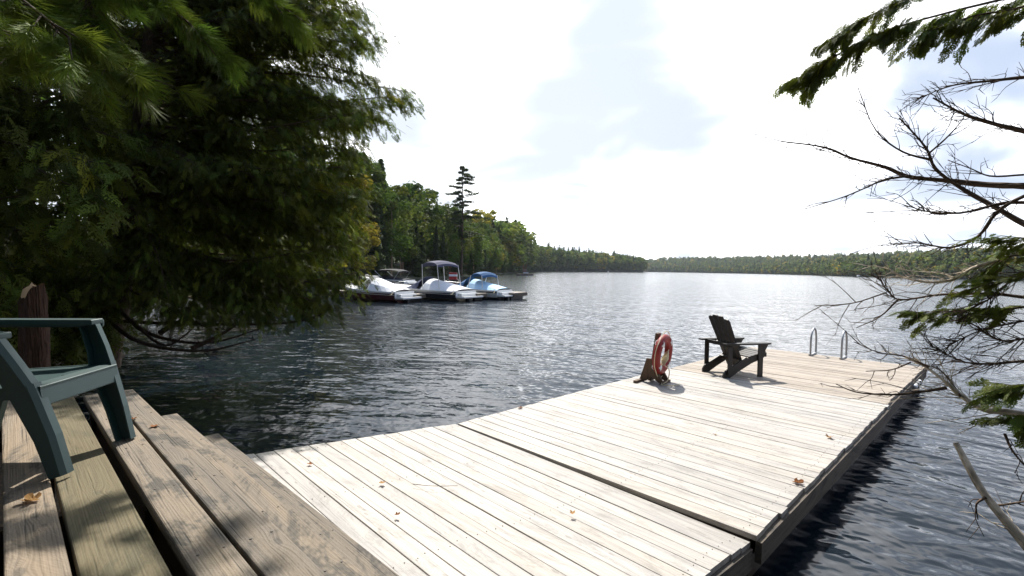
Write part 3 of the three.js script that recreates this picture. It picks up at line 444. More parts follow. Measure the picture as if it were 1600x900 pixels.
// white pine left of the deck: its needle tufts fill the top left corner and dapple the steps
{
  const R = rng(151), base = V(-4.4, 0.9, -0.9), t = thing('pine_tree', 'white pine with long soft needles reaching in at top left', 'tree', base), tufts = [tuftGeo(1), tuftGeo(2), tuftGeo(3)], list = [], woods = [], mat = leafMat([0.17, 0.24, 0.035], 0.5);
  const trunk = [base, V(-4.35, 5, -0.95), V(-4.2, 10, -1.1), V(-4.1, 16, -1.2)], B = [];
  const px = (...a) => a.map((q) => spot(...q));
  B.push([V(-4.37, 3.3, -0.95), ...px([-40, -60, 2.9], [90, 30, 2.8], [195, 112, 2.7])], [V(-4.37, 3.4, -0.95), ...px([-120, -10, 3.1], [-20, 40, 3.0], [30, 80, 2.9])], [V(-4.36, 3.8, -0.95), ...px([60, -120, 3.2], [200, -40, 3.1], [300, 40, 3.0])],
    [V(-4.36, 3.7, -0.95), ...px([40, -90, 3.0], [130, -20, 2.9], [150, 60, 2.8])], [V(-4.35, 4.4, -1), ...px([150, -180, 3.6], [330, -70, 3.6], [440, 10, 3.6])], [V(-4.37, 3.5, -0.95), ...px([-100, -80, 2.6], [20, -10, 2.5], [110, 60, 2.5])],
    [V(-4.3, 5.0, -1), V(-2.6, 5.3, -1.1), V(-1.4, 5.3, -2.6), V(-1.2, 5.0, -4.5)], [V(-4.3, 5.6, -1), V(-2.4, 5.9, -0.9), V(-0.9, 5.7, -2.2), V(-0.5, 5.4, -3.8)], [V(-4.2, 7, -1), V(-2.4, 7.4, -1.3), V(-1.1, 7.3, -3.4), V(-0.8, 7.0, -5.2)], [V(-4.3, 6.1, -1), V(-2.3, 6.4, -1.3), V(-0.9, 6.2, -3.2), V(-0.3, 6.0, -4.8)]);
  for (const p of B) {
    const cv = new THREE.CatmullRomCurve3(p), L = cv.getLength(); woods.push(limb(p, 0.03, 0.006, 6, 5));
    for (let k = 0; k < 11 * Math.max(2, L - 1); k++) {
      const u = 0.35 + 0.65 * Math.pow(R(), 0.8), q = cv.getPoint(u), tg = cv.getTangent(u), d = tg.clone().applyAxisAngle(V(0, 1, 0), (R() - 0.5) * 2.2); d.y += (R() - 0.45) * 0.5; d.normalize(); const l = 0.08 + R() * 0.3, e = q.clone().addScaledVector(d, l); woods.push(limb([q, e], 0.006, 0.003, 4, 1));
      const c = tint(R, 0); for (let i = 0; i < 2; i++) place(list, q.clone().lerp(e, 0.4 + i * 0.6), d.clone().add(V((R() - 0.5) * 0.6, (R() - 0.6) * 0.5, (R() - 0.5) * 0.6)), 0.11 + R() * 0.03, R() * 6, c);
    }
    const e = cv.getPoint(1), tg = cv.getTangent(1); for (let i = 0; i < 4; i++) place(list, e, tg.clone().add(V((R() - 0.5) * 0.6, (R() - 0.5) * 0.4, (R() - 0.5) * 0.6)), 0.12, R() * 6, tint(R, 0));
  }
  const off = base.clone().negate(); for (const q of list) q.m.premultiply(mtx.makeTranslation(off.x, off.y, off.z));
  obj('trunk', limb(trunk, 0.24, 0.08, 12, 8, 0.08, 3).translate(off.x, off.y, off.z), barkDark, t); obj('branches', merge(woods).translate(off.x, off.y, off.z), barkDark, t); foliage(t, 'needles', tufts, list, mat);
}
{ // broken trunk behind the green chair
  const R = rng(6), b = spot(58, 600, 4.6), y0 = 0.5, topY = spot(58, 455, 4.6).y, g = new THREE.CylinderGeometry(0.085, 0.11, topY - y0, 22, 14, true), p = g.attributes.position;
  for (let i = 0; i < p.count; i++) { const a = Math.atan2(p.getZ(i), p.getX(i)), v = (p.getY(i) + (topY - y0) / 2) / (topY - y0), w = 1 + 0.13 * Math.sin(a * 5 + 1) + 0.06 * Math.sin(a * 11); const rg = w * (1 + 0.5 * fbm(Math.cos(a) * 3.1, v * 2.2, Math.sin(a) * 3.1, 4)); p.setX(i, p.getX(i) * rg); p.setZ(i, p.getZ(i) * rg); if (v > 0.93) p.setY(i, p.getY(i) + 0.07 * Math.sin(a * 2 + 0.6) + 0.018 * Math.sin(a * 7) + 0.01 * Math.sin(a * 13)); }
  g.computeVertexNormals(); const t = thing('tree_stump', 'broken reddish stump with a pale jagged top behind the chair', 'stump', V(b.x, y0, b.z)); g.translate(0, (topY - y0) / 2, 0); obj('trunk', g, barkRed, t);
  const c = new THREE.CircleGeometry(0.088, 22, 0, 6.2832); c.rotateX(-Math.PI / 2); const cp = c.attributes.position; for (let i = 0; i < cp.count; i++) { const a = Math.atan2(cp.getZ(i), cp.getX(i)), r = Math.hypot(cp.getX(i), cp.getZ(i)) / 0.088, w = 1 + 0.13 * Math.sin(a * 5 + 1) + 0.06 * Math.sin(a * 11); cp.setX(i, cp.getX(i) * w); cp.setZ(i, cp.getZ(i) * w); cp.setY(i, r * (0.07 * Math.sin(a * 2 + 0.6) + 0.018 * Math.sin(a * 7)) + 0.05 * (1 - r) * Math.sin(cp.getX(i) * 60)); }
  c.computeVertexNormals(); c.translate(0, topY - y0, 0); obj('broken_top', c, std(0.42, 0.28, 0.15, 0.9), t);
}
// cedar on the right bank: dead grey lower limbs, some green sprays
{
  const R = rng(161), base = V(6.6, 0.35, -0.6), t = thing('cedar_tree', 'half dead cedar on the right with bare grey limbs over water', 'tree', base), off = base.clone().negate();
  const trunk = [base, V(6.3, 2.2, -1.2), V(6.1, 4.5, -1.7), V(6.0, 8, -2)], tc = new THREE.CatmullRomCurve3(trunk), woods = [], pale = [], list = [];
  const onTrunk = (y) => { let u = 0; while (u < 1 && tc.getPoint(u).y < y) u += 0.01; return tc.getPoint(Math.min(u, 1)); };
  // [points in the picture with distance], thickness at the base, pale?
  const L = [
    [[[1760, 110, 3.4], [1600, 123, 3.8], [1540, 129, 4.0], [1492, 134, 4.1], [1436, 153, 4.3]], 0.017], [[[1760, 262, 3.3], [1600, 209, 3.7], [1558, 194, 3.8], [1512, 176, 3.9], [1458, 153, 4.1]], 0.024],
    [[[1800, 300, 3.4], [1600, 290, 3.9], [1538, 287, 4.1], [1481, 280, 4.2], [1420, 275, 4.3], [1384, 263, 4.4], [1333, 245, 4.5], [1290, 230, 4.6], [1221, 221, 4.7]], 0.026], [[[1420, 275, 4.3], [1384, 281, 4.25], [1349, 295, 4.2], [1318, 309, 4.2], [1257, 327, 4.1]], 0.010],
    [[[1760, 420, 3.2], [1600, 350, 3.7], [1558, 324, 3.85], [1507, 294, 4.0], [1466, 261, 4.1], [1451, 230, 4.15], [1405, 184, 4.2]], 0.022], [[[1456, 250, 4.1], [1410, 238, 4.2], [1369, 207, 4.3], [1341, 138, 4.4]], 0.010], [[[1451, 240, 4.1], [1480, 212, 4.05], [1507, 184, 4.0]], 0.008],
    [[[1780, 320, 3.3], [1600, 317, 3.7], [1563, 319, 3.8], [1497, 335, 3.9], [1441, 327, 4.0], [1415, 317, 4.05]], 0.016], [[[1600, 273, 3.9], [1548, 276, 4.0], [1517, 266, 4.1], [1481, 250, 4.1]], 0.008], [[[1700, 280, 3.5], [1600, 307, 3.7], [1553, 332, 3.8], [1527, 368, 3.85], [1487, 388, 3.9], [1435, 381, 4.0], [1400, 383, 4.1]], 0.015],
    [[[1760, 330, 3.2], [1600, 385, 3.6], [1560, 406, 3.7], [1520, 419, 3.8], [1490, 434, 3.85], [1460, 443, 3.9], [1426, 436, 4.0], [1406, 430, 4.05], [1389, 419, 4.1]], 0.018, 1],
    [[[1760, 480, 3.2], [1600, 462, 3.6], [1560, 460, 3.7], [1463, 460, 4.0], [1404, 467, 4.1], [1385, 455, 4.15], [1372, 433, 4.2]], 0.014], [[[1404, 467, 4.1], [1370, 494, 4.1], [1338, 512, 4.1]], 0.007], [[[1385, 457, 4.15], [1331, 472, 4.2], [1272, 478, 4.3]], 0.006],
    [[[1760, 690, 3.0], [1640, 655, 3.3], [1581, 646, 3.45], [1535, 639, 3.55], [1502, 620, 3.65], [1479, 599, 3.7], [1451, 573, 3.8], [1423, 562, 3.9]], 0.026, 1], [[[1479, 606, 3.7], [1441, 615, 3.75], [1390, 616, 3.8], [1334, 613, 3.9], [1306, 600, 3.95]], 0.012], [[[1423, 566, 3.9], [1395, 578, 3.9], [1353, 580, 3.9]], 0.006], [[[1451, 573, 3.8], [1418, 559, 3.9], [1367, 550, 3.95], [1334, 534, 4.0]], 0.008], [[[1502, 620, 3.65], [1470, 580, 3.8], [1448, 570, 3.9]], 0.008],
    [[[1700, 520, 3.3], [1600, 527, 3.6], [1563, 531, 3.7], [1507, 503, 3.85], [1441, 503, 4.0]], 0.010], [[[1720, 560, 3.2], [1600, 566, 3.6], [1553, 569, 3.7], [1507, 566, 3.8], [1455, 541, 3.9]], 0.013], [[[1570, 678, 3.3], [1591, 709, 3.2], [1620, 740, 3.1], [1700, 760, 3.0]], 0.008],
    [[[1800, 1080, 2.3], [1660, 915, 2.7], [1595, 839, 2.85], [1549, 788, 2.95], [1525, 751, 3.0], [1493, 692, 3.1]], 0.028, 1], [[[1540, 777, 2.95], [1527, 790, 2.95], [1528, 812, 2.95]], 0.008], [[[1549, 790, 2.95], [1580, 793, 2.9], [1620, 782, 2.8], [1680, 790, 2.7]], 0.007], [[[1700, 405, 3.3], [1600, 430, 3.6], [1540, 470, 3.7], [1500, 490, 3.8]], 0.010], [[[1700, 480, 3.3], [1600, 500, 3.6], [1530, 515, 3.75], [1480, 540, 3.85]], 0.009],
  ];
  const cv0 = [];
  for (const [q, r, isPale] of L) {
    const p = q.map((a) => spot(...a)); if (q[0][0] > 1650) p.unshift(onTrunk(Math.max(0.9, p[0].y + 0.1))); const to = isPale ? pale : woods;
    for (let i = 1; i < p.length - 1; i++) p[i].add(V((R() - 0.5) * 0.02, (R() - 0.5) * 0.02, (R() - 0.5) * 0.06));
    to.push(limb(p, q[0][0] > 1650 ? r * 1.45 : r * 1.12, q[0][1] === 1080 ? 0.017 : r > 0.02 ? 0.006 : 0.003, 7, 4, 0.16, Math.floor(r * 1e4) + p.length)); const cv = new THREE.CatmullRomCurve3(p), len = cv.getLength(); cv0.push(cv);
    const start = q[0][0] > 1650 ? 0.35 : 0.08, nt = Math.round(len * (q[0][1] === 1080 ? 1 : 13) * (1 - start));
    for (let k = 0; k < nt; k++) { // fine dead twigs
      const u = start + (1 - start) * R(), a = cv.getPoint(u), tg = cv.getTangent(u), d = tg.clone().add(V((R() - 0.5) * 1.5, (R() - 0.5) * 1.6, (R() - 0.5) * 1.2)).normalize(), l = (0.08 + R() * R() * 0.38), m = a.clone().addScaledVector(d, l * 0.5).add(V((R() - 0.5) * 0.04, (R() - 0.5) * 0.05, (R() - 0.5) * 0.04)), e = a.clone().addScaledVector(d, l).add(V((R() - 0.5) * 0.06, (R() - 0.5) * 0.06, 0));
      to.push(limb([a, m, e], 0.004, 0.0016, 4, 3)); for (let j = 0; j < 2; j++) { const f = m.clone().lerp(e, R()), h = f.clone().add(d.clone().multiplyScalar(l * 0.3)).add(V((R() - 0.5) * 0.12, (R() - 0.5) * 0.12, (R() - 0.5) * 0.08)); to.push(limb([f, h], 0.0026, 0.0013, 3, 1)); }
    }
  }
  const big = [sprayGeo(11, 11, 4), sprayGeo(12, 11, 4), sprayGeo(13, 11, 4)];
  const bough = (pts, n, size, spread, hang) => {
    const p = pts.map((a) => spot(...a)), cv = new THREE.CatmullRomCurve3(p); if (pts[0][0] > 1650) woods.push(limb([onTrunk(p[0].y), ...p], 0.014, 0.003, 6, 4)); else woods.push(limb(p, 0.006, 0.002, 5, 4));
    for (let k = 0; k < n * 0.62; k++) { // side twigs, each with a few fronds
      const u = 0.08 + 0.92 * Math.pow(R(), 0.75), a = cv.getPoint(u), d = cv.getTangent(u).add(V((R() - 0.5) * 1.5, (R() - 0.5) * 0.7 - hang * 0.35, (R() - 0.5) * 1.5)).normalize(), l = spread * (0.5 + R() * 1.1), e = a.clone().addScaledVector(d, l), c = tint(R, 0.03); woods.push(limb([a, e], 0.0026, 0.0012, 4, 2));
      for (let j = 0; j < 4; j++) place(list, a.clone().lerp(e, 0.25 + 0.25 * j), d.clone().applyAxisAngle(V(0, 1, 0), (R() - 0.5) * 1.6).add(V(0, -hang * (0.2 + R() * 0.5), 0)), size * (0.55 + R() * 0.45), R() * 6.28, c);
    }
  };
  bough([[1760, -60, 3.2], [1600, -10, 3.5], [1480, 20, 3.7], [1380, 50, 3.8], [1300, 90, 3.9], [1258, 118, 4.0]], 110, 0.15, 0.13, 0.8);
  bough([[1700, -40, 3.2], [1600, 10, 3.4], [1520, 25, 3.5], [1450, 50, 3.6]], 60, 0.14, 0.16, 1.1); bough([[1500, -30, 3.7], [1400, 5, 3.8], [1330, 40, 3.9], [1300, 60, 3.9]], 50, 0.14, 0.13, 0.7);
  bough([[1760, 380, 3.1], [1640, 400, 3.4], [1580, 400, 3.6], [1540, 420, 3.7]], 26, 0.11, 0.2, 0.4); bough([[1720, 460, 3.2], [1600, 480, 3.6], [1520, 485, 3.8], [1430, 488, 4.0]], 46, 0.14, 0.12, 0.3); bough([[1700, 590, 3.0], [1620, 600, 3.2], [1580, 605, 3.3], [1565, 610, 3.4]], 34, 0.14, 0.12, 0.3); bough([[1700, 640, 3.0], [1640, 648, 3.1], [1595, 655, 3.2]], 24, 0.14, 0.1, 0.5); bough([[1700, 340, 3.2], [1620, 370, 3.4], [1580, 372, 3.5]], 22, 0.11, 0.18, 0.4); bough([[1700, 430, 3.2], [1620, 430, 3.4], [1560, 440, 3.6], [1520, 450, 3.7]], 26, 0.1, 0.14, 0.3);
  // living crown above the frame
  for (let i = 0; i < 40; i++) { const h = 4.6 + R() * 5, a = 2.2 + R() * 4.4, r = 0.6 + R() * 1.6, s = onTrunk(Math.min(7.6, h)), e = s.clone().add(V(Math.cos(a) * r * 0.8, -0.2, Math.sin(a) * r)); woods.push(limb([s, e], 0.02, 0.004, 5, 2)); for (let k = 0; k < 22; k++) place(list, s.clone().lerp(e, 0.3 + 0.7 * R()).add(V((R() - 0.5) * 0.4, (R() - 0.5) * 0.3, (R() - 0.5) * 0.4)), V(R() - 0.5, -R() * 0.6, R() - 0.5), 0.26, R() * 6, tint(R, 0.05)); }
  for (const q of list) q.m.premultiply(mtx.makeTranslation(off.x, off.y, off.z));
  const sh = (g) => g.translate(off.x, off.y, off.z);
  obj('trunk', sh(limb(trunk, 0.2, 0.06, 12, 8, 0.1, 2)), barkGrey, t); obj('branches', sh(merge(woods)), barkDark, t); const pb = obj('dead_limbs', sh(merge(pale)), barkPale, t); pb.userData.label = 'pale barkless dead limbs'; foliage(t, 'foliage', big, list, cedarMat);
}

// shrubs filling the dark bank under the cedars
{
  const R = rng(171);
  for (const [px, d, h, lab] of [[-60, 5.6, 1.5, 'dark leafy shrub beside the stump at far left'], [20, 7.2, 2.4, 'dark shrub under the cedars behind the stump'], [110, 8.2, 2.0, 'dark shrub at the foot of the leaning cedar'], [-30, 9.5, 3.4, 'tall dark shrub deep under the left cedars'], [95, 11, 3.2, 'tall dark shrub on bank behind the leaning cedar'], [170, 13, 2.8, 'shrub on the bank just left of the water gap'], [-160, 7, 3, 'tall shrub at the left edge of the deck']]) {
    const b = spot(px, 500, d).setY(0.3), t = thing('shrub', lab, 'shrub', b), list = [], woods = [];
    for (let i = 0; i < 26; i++) { const a = R() * 6.283, r = (0.3 + R() * 0.8) * h * 0.42, e = V(Math.cos(a) * r, h * (0.25 + 0.75 * R()), Math.sin(a) * r); woods.push(limb([V(0, -0.1, 0), V(e.x * 0.4, e.y * 0.6, e.z * 0.4), e], 0.014, 0.004, 4, 3)); for (let k = 0; k < 26; k++) { const u = 0.35 + 0.7 * R(); place(list, V(e.x * u + (R() - 0.5) * 0.4, e.y * u + (R() - 0.5) * 0.4, e.z * u + (R() - 0.5) * 0.4), V(R() - 0.5, -R() * 0.5, R() - 0.5), 0.3, R() * 6, tint(R, 0.04)); } }
    obj('stems', merge(woods), barkDark, t); foliage(t, 'foliage', sprays, list, cedarMat);
  }
}

// ------------------------------------------------------------------ woods
function leafCard(pos, col, p, n, s, c) {                               // a ragged little clump of leaves: two bent leaf-shaped faces
  const a = n.clone().cross(V(0.31, 0.9, 0.17)).normalize().multiplyScalar(s), b = n.clone().cross(a).normalize().multiplyScalar(s * 0.62), P = (u, v, w) => [p.x + a.x * u + b.x * v + n.x * w * s, p.y + a.y * u + b.y * v + n.y * w * s, p.z + a.z * u + b.z * v + n.z * w * s];
  quadTri(pos, P(-1, 0, 0), P(-0.1, 0.8, 0.12), P(1, 0.1, -0.1), P(0.1, -0.8, 0.12)); for (let i = 0; i < 6; i++) col.push(...c);
}
function broadleaf(seed, h, w, n, s, tone) {
  const R = rng(seed), pos = [], col = [], lobes = [];
  for (let i = 0; i < 22; i++) { const y = 0.24 + 0.7 * R(), m = Math.sin(Math.PI * Math.min(1, (y - 0.1) * 1.02)) * 0.5 + 0.12, a = R() * 6.283, r = w * m * (0.25 + R() * 0.6); lobes.push([Math.cos(a) * r, y * h, Math.sin(a) * r, w * (0.13 + R() * 0.13), 0.8 + R() * 0.4, R()]); }
  for (let i = 0; i < n; i++) {
    const [lx, ly, lz, lr, b, hue] = lobes[Math.floor(R() * lobes.length)], d = V(R() - 0.5, R() - 0.5, R() - 0.5).normalize(), k = lr * (0.45 + 0.6 * Math.sqrt(R())), p = V(lx + d.x * k, Math.max(h * 0.12, ly + d.y * k * 0.85), lz + d.z * k), nn = d.add(V(R() - 0.5, R() - 0.5, R() - 0.5).multiplyScalar(1.3)).normalize(), f = b * (0.7 + R() * 0.6);
    leafCard(pos, col, p, nn, s * (0.6 + R() * 0.8), [tone[0] * f * (0.85 + hue * 0.4), tone[1] * f, tone[2] * f]);
  }
  return geoFrom(pos, col);
}
function needleTree(seed, h, w, n, s, tone, full = 0.1) {
  const R = rng(seed), pos = [], col = [];
  for (let i = 0; i < n; i++) {
    const u = Math.pow(R(), 0.8), y = full + (1 - full) * (1 - u), tier = 0.72 + 0.28 * Math.sin(y * 46 + Math.sin(seed) * 3), a = R() * 6.283, lob = 0.75 + 0.3 * Math.sin(a * 3 + y * 17 + seed), r = w * 0.5 * Math.pow(1 - y, 0.75) * tier * lob * Math.pow(R(), 0.42) + 0.02 * w, p = V(Math.cos(a) * r, y * h - r * 0.28, Math.sin(a) * r), f = 0.65 + R() * 0.7;
    leafCard(pos, col, p, V(Math.cos(a) * 0.5 + R() - 0.5, 0.9, Math.sin(a) * 0.5 + R() - 0.5).normalize(), s * (0.6 + R() * 0.8), [tone[0] * f, tone[1] * f, tone[2] * f]);
  }
  return geoFrom(pos, col);
}
const woodLeaf = leafMat([1.85, 1.72, 1.4], 0.55, true), trunkGeo = (h, r) => limb([V(0, -0.8, 0), V(0.12, h * 0.4, 0.05), V(0, h, 0)], r, r * 0.25, 7, 3, 0.1, 2), birch = bark([1.9, 1.8, 1.6]);
const KIND = [
  ['broadleaf_tree', 'rounded mid green broadleaf tree', 15, 9, broadleaf(1, 15, 9, 3000, 0.36, [0.072, 0.112, 0.02]), 'broadleaf trees on the wooded left shore'],
  ['broadleaf_tree', 'taller dark green broadleaf tree', 17, 8, broadleaf(2, 17, 8, 3200, 0.36, [0.052, 0.09, 0.018]), 'broadleaf trees on the wooded left shore'],
  ['broadleaf_tree', 'yellowing light green broadleaf tree', 13, 8, broadleaf(3, 13, 8, 2800, 0.36, [0.15, 0.15, 0.018]), 'yellowing trees on the wooded left shore'],
  ['cedar_tree', 'narrow dark shore cedar', 12, 5, needleTree(4, 12, 5, 2800, 0.3, [0.036, 0.058, 0.016], 0.03), 'conifers on the wooded left shore'],
  ['hemlock_tree', 'broad dark hemlock', 17, 7.5, needleTree(5, 17, 7.5, 3200, 0.34, [0.04, 0.068, 0.02], 0.08), 'conifers on the wooded left shore'],
  ['spruce_tree', 'slim grey green spruce', 18, 5, needleTree(6, 18, 5, 2800, 0.32, [0.046, 0.064, 0.03], 0.12), 'conifers on the wooded left shore'],
];
const tmpl = KIND.map(([name, , h, , crown]) => { const g = new THREE.Group(); g.name = name; const a = new THREE.Mesh(trunkGeo(h * 0.92, h * 0.016), h === 15 ? birch : barkDark); a.name = 'trunk'; const b = new THREE.Mesh(crown, woodLeaf); b.name = 'crown'; b.userData.kind = 'stuff'; for (const m of [a, b]) m.castShadow = m.receiveShadow = true; g.add(a, b); return g; });
function plant(k, x, y, z, s, where, turn) { const o = tmpl[k].clone(); o.name = numbered(KIND[k][0]); o.position.set(x, y, z); o.scale.set(s * (0.9 + 0.2 * Math.sin(x * 7)), s, s * (0.9 + 0.2 * Math.cos(z * 5))); o.rotation.y = turn; scene.add(o); return tag(o, KIND[k][1] + where, 'tree', KIND[k][5]); }
const zone = (x, z) => { const px = 800 + 772 * x / -z; return px < 560 ? 'hidden by the leaning cedar' : px < 610 ? 'just right of the leaning cedar' : px < 655 ? 'above the red hulled boat' : px < 700 ? 'above the mauve canopy boat' : px < 735 ? 'around the tall white pine' : px < 775 ? 'above the blue canopy boat' : 'left of the swim raft'; };
const profH = (prof, d) => { for (let i = 1; i < prof.length; i++) if (d < prof[i][0]) { const [a, b] = prof[i - 1], [c, e] = prof[i]; return b + (e - b) * (d - a) / (c - a); } return prof[prof.length - 1][1]; };
const leftProf = [[0, 0], [2, 0.4], [10, 1.6], [40, 6], [120, 15]], farProf = [[0, 0], [3, 0.5], [40, 4], [150, 18], [380, 38], [900, 42]];
{
  const R = rng(201), cv = new THREE.CatmullRomCurve3(leftLine.map(([x, z]) => V(x, 0, z)), false, 'centripetal'), N = 4000; let acc = 0, prev = cv.getPoint(0), next = [0, 1, 2, 3, 4, 5, 6, 7].map((i) => i * 1.3);
  const far = [];
  for (let i = 1; i <= N; i++) {
    const p = cv.getPoint(i / N), t = cv.getTangent(i / N); acc += p.distanceTo(prev); prev = p; const nx = t.z, nz = -t.x;
    [2.2, 6.5, 12, 19, 29, 44, 62, 84].forEach((d0, row) => {
      if (acc < next[row] || (row > 4 && acc < 185)) return; next[row] = acc + (row === 0 ? 3.0 : 4.2) * (0.7 + R() * 0.7) * (acc > 190 ? 1.15 : 1);
      const d = d0 + (R() - 0.5) * 3.5, x = p.x + nx * Math.max(1, d), z = p.z + nz * Math.max(1, d), y = profH(leftProf, d) - 0.1, q = R();
      if (acc < 185) { if (row > 3 && acc > 60) return; const k = row === 0 ? (q < 0.45 ? 3 : q < 0.62 ? 2 : q < 0.8 ? 0 : 4) : q < 0.28 ? 0 : q < 0.5 ? 1 : q < 0.64 ? 2 : q < 0.86 ? 4 : 5; plant(k, x, y, z, (row === 0 ? 0.78 : 1.05 - 0.1 * smooth(50, 80, acc) + 0.1 * smooth(110, 160, acc)) * (0.82 + R() * 0.36), [' at the water edge ', ' in second row ', ' in third row ', ' in fourth row ', ' in back row '][row] + zone(x, z), R() * 6.28); }
      else far.push([x, y, z, q, (1.0 + R() * 0.5) * (1 + 0.22 * smooth(-650, -520, z))]);
    });
  }
  const mk = (name, label, pts, geos, cols) => { const t = thing(name, label, 'woods'); geos.forEach((g, k) => { const part = pts.filter((p) => p[5] === k), im = new THREE.InstancedMesh(g, woodLeaf, part.length); im.name = 'tree_crowns'; im.userData.kind = 'stuff'; im.castShadow = im.receiveShadow = true; part.forEach(([x, y, z, q, s], i) => { im.setMatrixAt(i, new THREE.Matrix4().compose(V(x, y - 0.5, z), new THREE.Quaternion().setFromAxisAngle(V(0, 1, 0), q * 60), V(s, s * (0.85 + 0.35 * ((q * 13) % 1)), s))); im.setColorAt(i, cols(q, k)); }); t.add(im); }); t.userData.kind = 'stuff'; return t; };
  const lowG = [broadleaf(31, 15, 9, 420, 0.85, [0.075, 0.11, 0.022]), needleTree(32, 17, 6, 380, 0.7, [0.04, 0.066, 0.022], 0.05), broadleaf(33, 14, 8, 400, 0.85, [0.065, 0.1, 0.022])];
  far.forEach((f) => f.push(f[3] < 0.4 ? 0 : f[3] < 0.7 ? 1 : 2));
  const vary = (q, k) => { const w = k !== 1 && (q * 29) % 1 < 0.12 ? 1 : 0, b = 0.8 + ((q * 41) % 1) * 0.5; return new THREE.Color().setRGB(b * (1 + 1.3 * w), b * (1 + 0.5 * w), b); };
  mk('shore_woods', 'far stretch of mixed woods along the left shore point', far, lowG, vary);
  const hill = [], hc = new THREE.CatmullRomCurve3(farLine.map(([x, z]) => V(x, 0, z)), false, 'centripetal');
  const tiny = [broadleaf(41, 14, 10, 150, 1.5, [0.08, 0.115, 0.028]), needleTree(42, 16, 7, 140, 1.2, [0.044, 0.07, 0.028], 0.04), broadleaf(43, 13, 10, 150, 1.5, [0.07, 0.1, 0.028])];
  for (let i = 0; i < 9500; i++) { const u = R(), p = hc.getPoint(u), t = hc.getTangent(u), front = i % 4 === 0, d = front ? 1 + R() * 9 : 4 + Math.pow(R(), 1.35) * 520, x = p.x + t.z * d, z = p.z - t.x * d, q = R(); hill.push([x, profH(farProf, d) * hillScale(p.z), z, q, (front ? 0.8 : 0.95) * (0.75 + R() * 0.45), q < (d < 30 ? 0.4 : 0.25) ? 1 : q < 0.65 ? 0 : 2]); }
  mk('hill_woods', 'green wooded hill across the lake', hill, tiny, vary);
}
{ // tall white pine standing above the left woods, open tiers of flat boughs
  const R = rng(221), h = 25, t = thing('white_pine', 'tall open white pine rising above the left woods', 'tree', V(-12.4, 1.2, -120)), pos = [], col = [], woods = [];
  for (let k = 0; k < 66; k++) { if (k % 4 === 3) continue;
    const y = h * (0.27 + 0.71 * k / 65), f = 1 - (y / h - 0.27) / 0.75, a = R() * 6.283, L = (0.9 + 5.0 * Math.pow(f, 0.6)) * (0.45 + R() * 0.75), e = V(Math.cos(a) * L * (Math.cos(a) > 0 ? 1.15 : 0.95), y + (R() - 0.35) * 1.3 - f * 0.8, Math.sin(a) * L); woods.push(limb([V(0, y - 0.4, 0), e.clone().multiplyScalar(0.5).setY(y - 0.1), e], 0.08, 0.02, 5, 3));
    for (let i = 0; i < 190; i++) { const u = 0.25 + 0.8 * R(), b = 0.7 + R() * 0.6; leafCard(pos, col, V(e.x * u + (R() - 0.5) * 1.1, y + (e.y - y) * u + (R() - 0.3) * 0.5, e.z * u + (R() - 0.5) * 1.1), V(R() - 0.5, 0.8, R() - 0.5).normalize(), 0.27, [0.046 * b, 0.066 * b, 0.03 * b]); }
  }
  obj('trunk', limb([V(0, -1, 0), V(0.2, h * 0.5, 0), V(0, h, 0)], 0.38, 0.06, 8, 5), barkDark, t); obj('branches', merge(woods), barkDark, t); obj('crown', geoFrom(pos, col), woodLeaf, t).userData.kind = 'stuff';
}
// trees added on the bank behind and beside the viewpoint, mostly unseen: they close off the sky there and shade the deck and the left bank
{
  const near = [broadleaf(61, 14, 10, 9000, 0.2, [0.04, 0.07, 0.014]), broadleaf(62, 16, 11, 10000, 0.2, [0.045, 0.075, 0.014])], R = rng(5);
  for (const [x, z, k, s, lab] of [[-8.5, 2.5, 1, 0.95, 'unseen shady broadleaf tree on bank left of the deck'], [-4, 7.5, 0, 1, 'unseen broadleaf tree on the bank behind deck, left of two'], [3, 8.5, 1, 1, 'unseen broadleaf tree on the bank behind deck, right of two'], [9.5, 6, 0, 1, 'unseen broadleaf tree on the bank beyond the right cedar'], [0, 13, 0, 1.1, 'unseen tall broadleaf tree farther up the bank behind the deck'], [-10, 9, 0, 1.1, 'unseen broadleaf tree up the bank at back left'], [8, 13, 1, 1.1, 'unseen broadleaf tree up the bank at back right'], [-15, -3.5, 1, 1.1, 'unseen broadleaf tree back from the left bank'], [-18, -12, 0, 1.1, 'broadleaf tree inland behind the left cedars'], [-23, -24, 1, 1.0, 'broadleaf tree inland near the boat landing'], [-26, -38, 0, 1.0, 'broadleaf tree on shore left of the boats']]) {
    const t = thing('broadleaf_tree', lab, 'tree', V(x, z > 0 ? 1.2 : 0.9, z), R() * 6, 'trees on the near bank'); obj('trunk', limb([V(0, -0.8, 0), V(0.2, 5, 0.1), V(0, 12, 0)], 0.24, 0.06, 9, 5, 0.1), barkDark, t); obj('crown', near[k], woodLeaf, t).userData.kind = 'stuff'; t.scale.setScalar(s);
  }
}
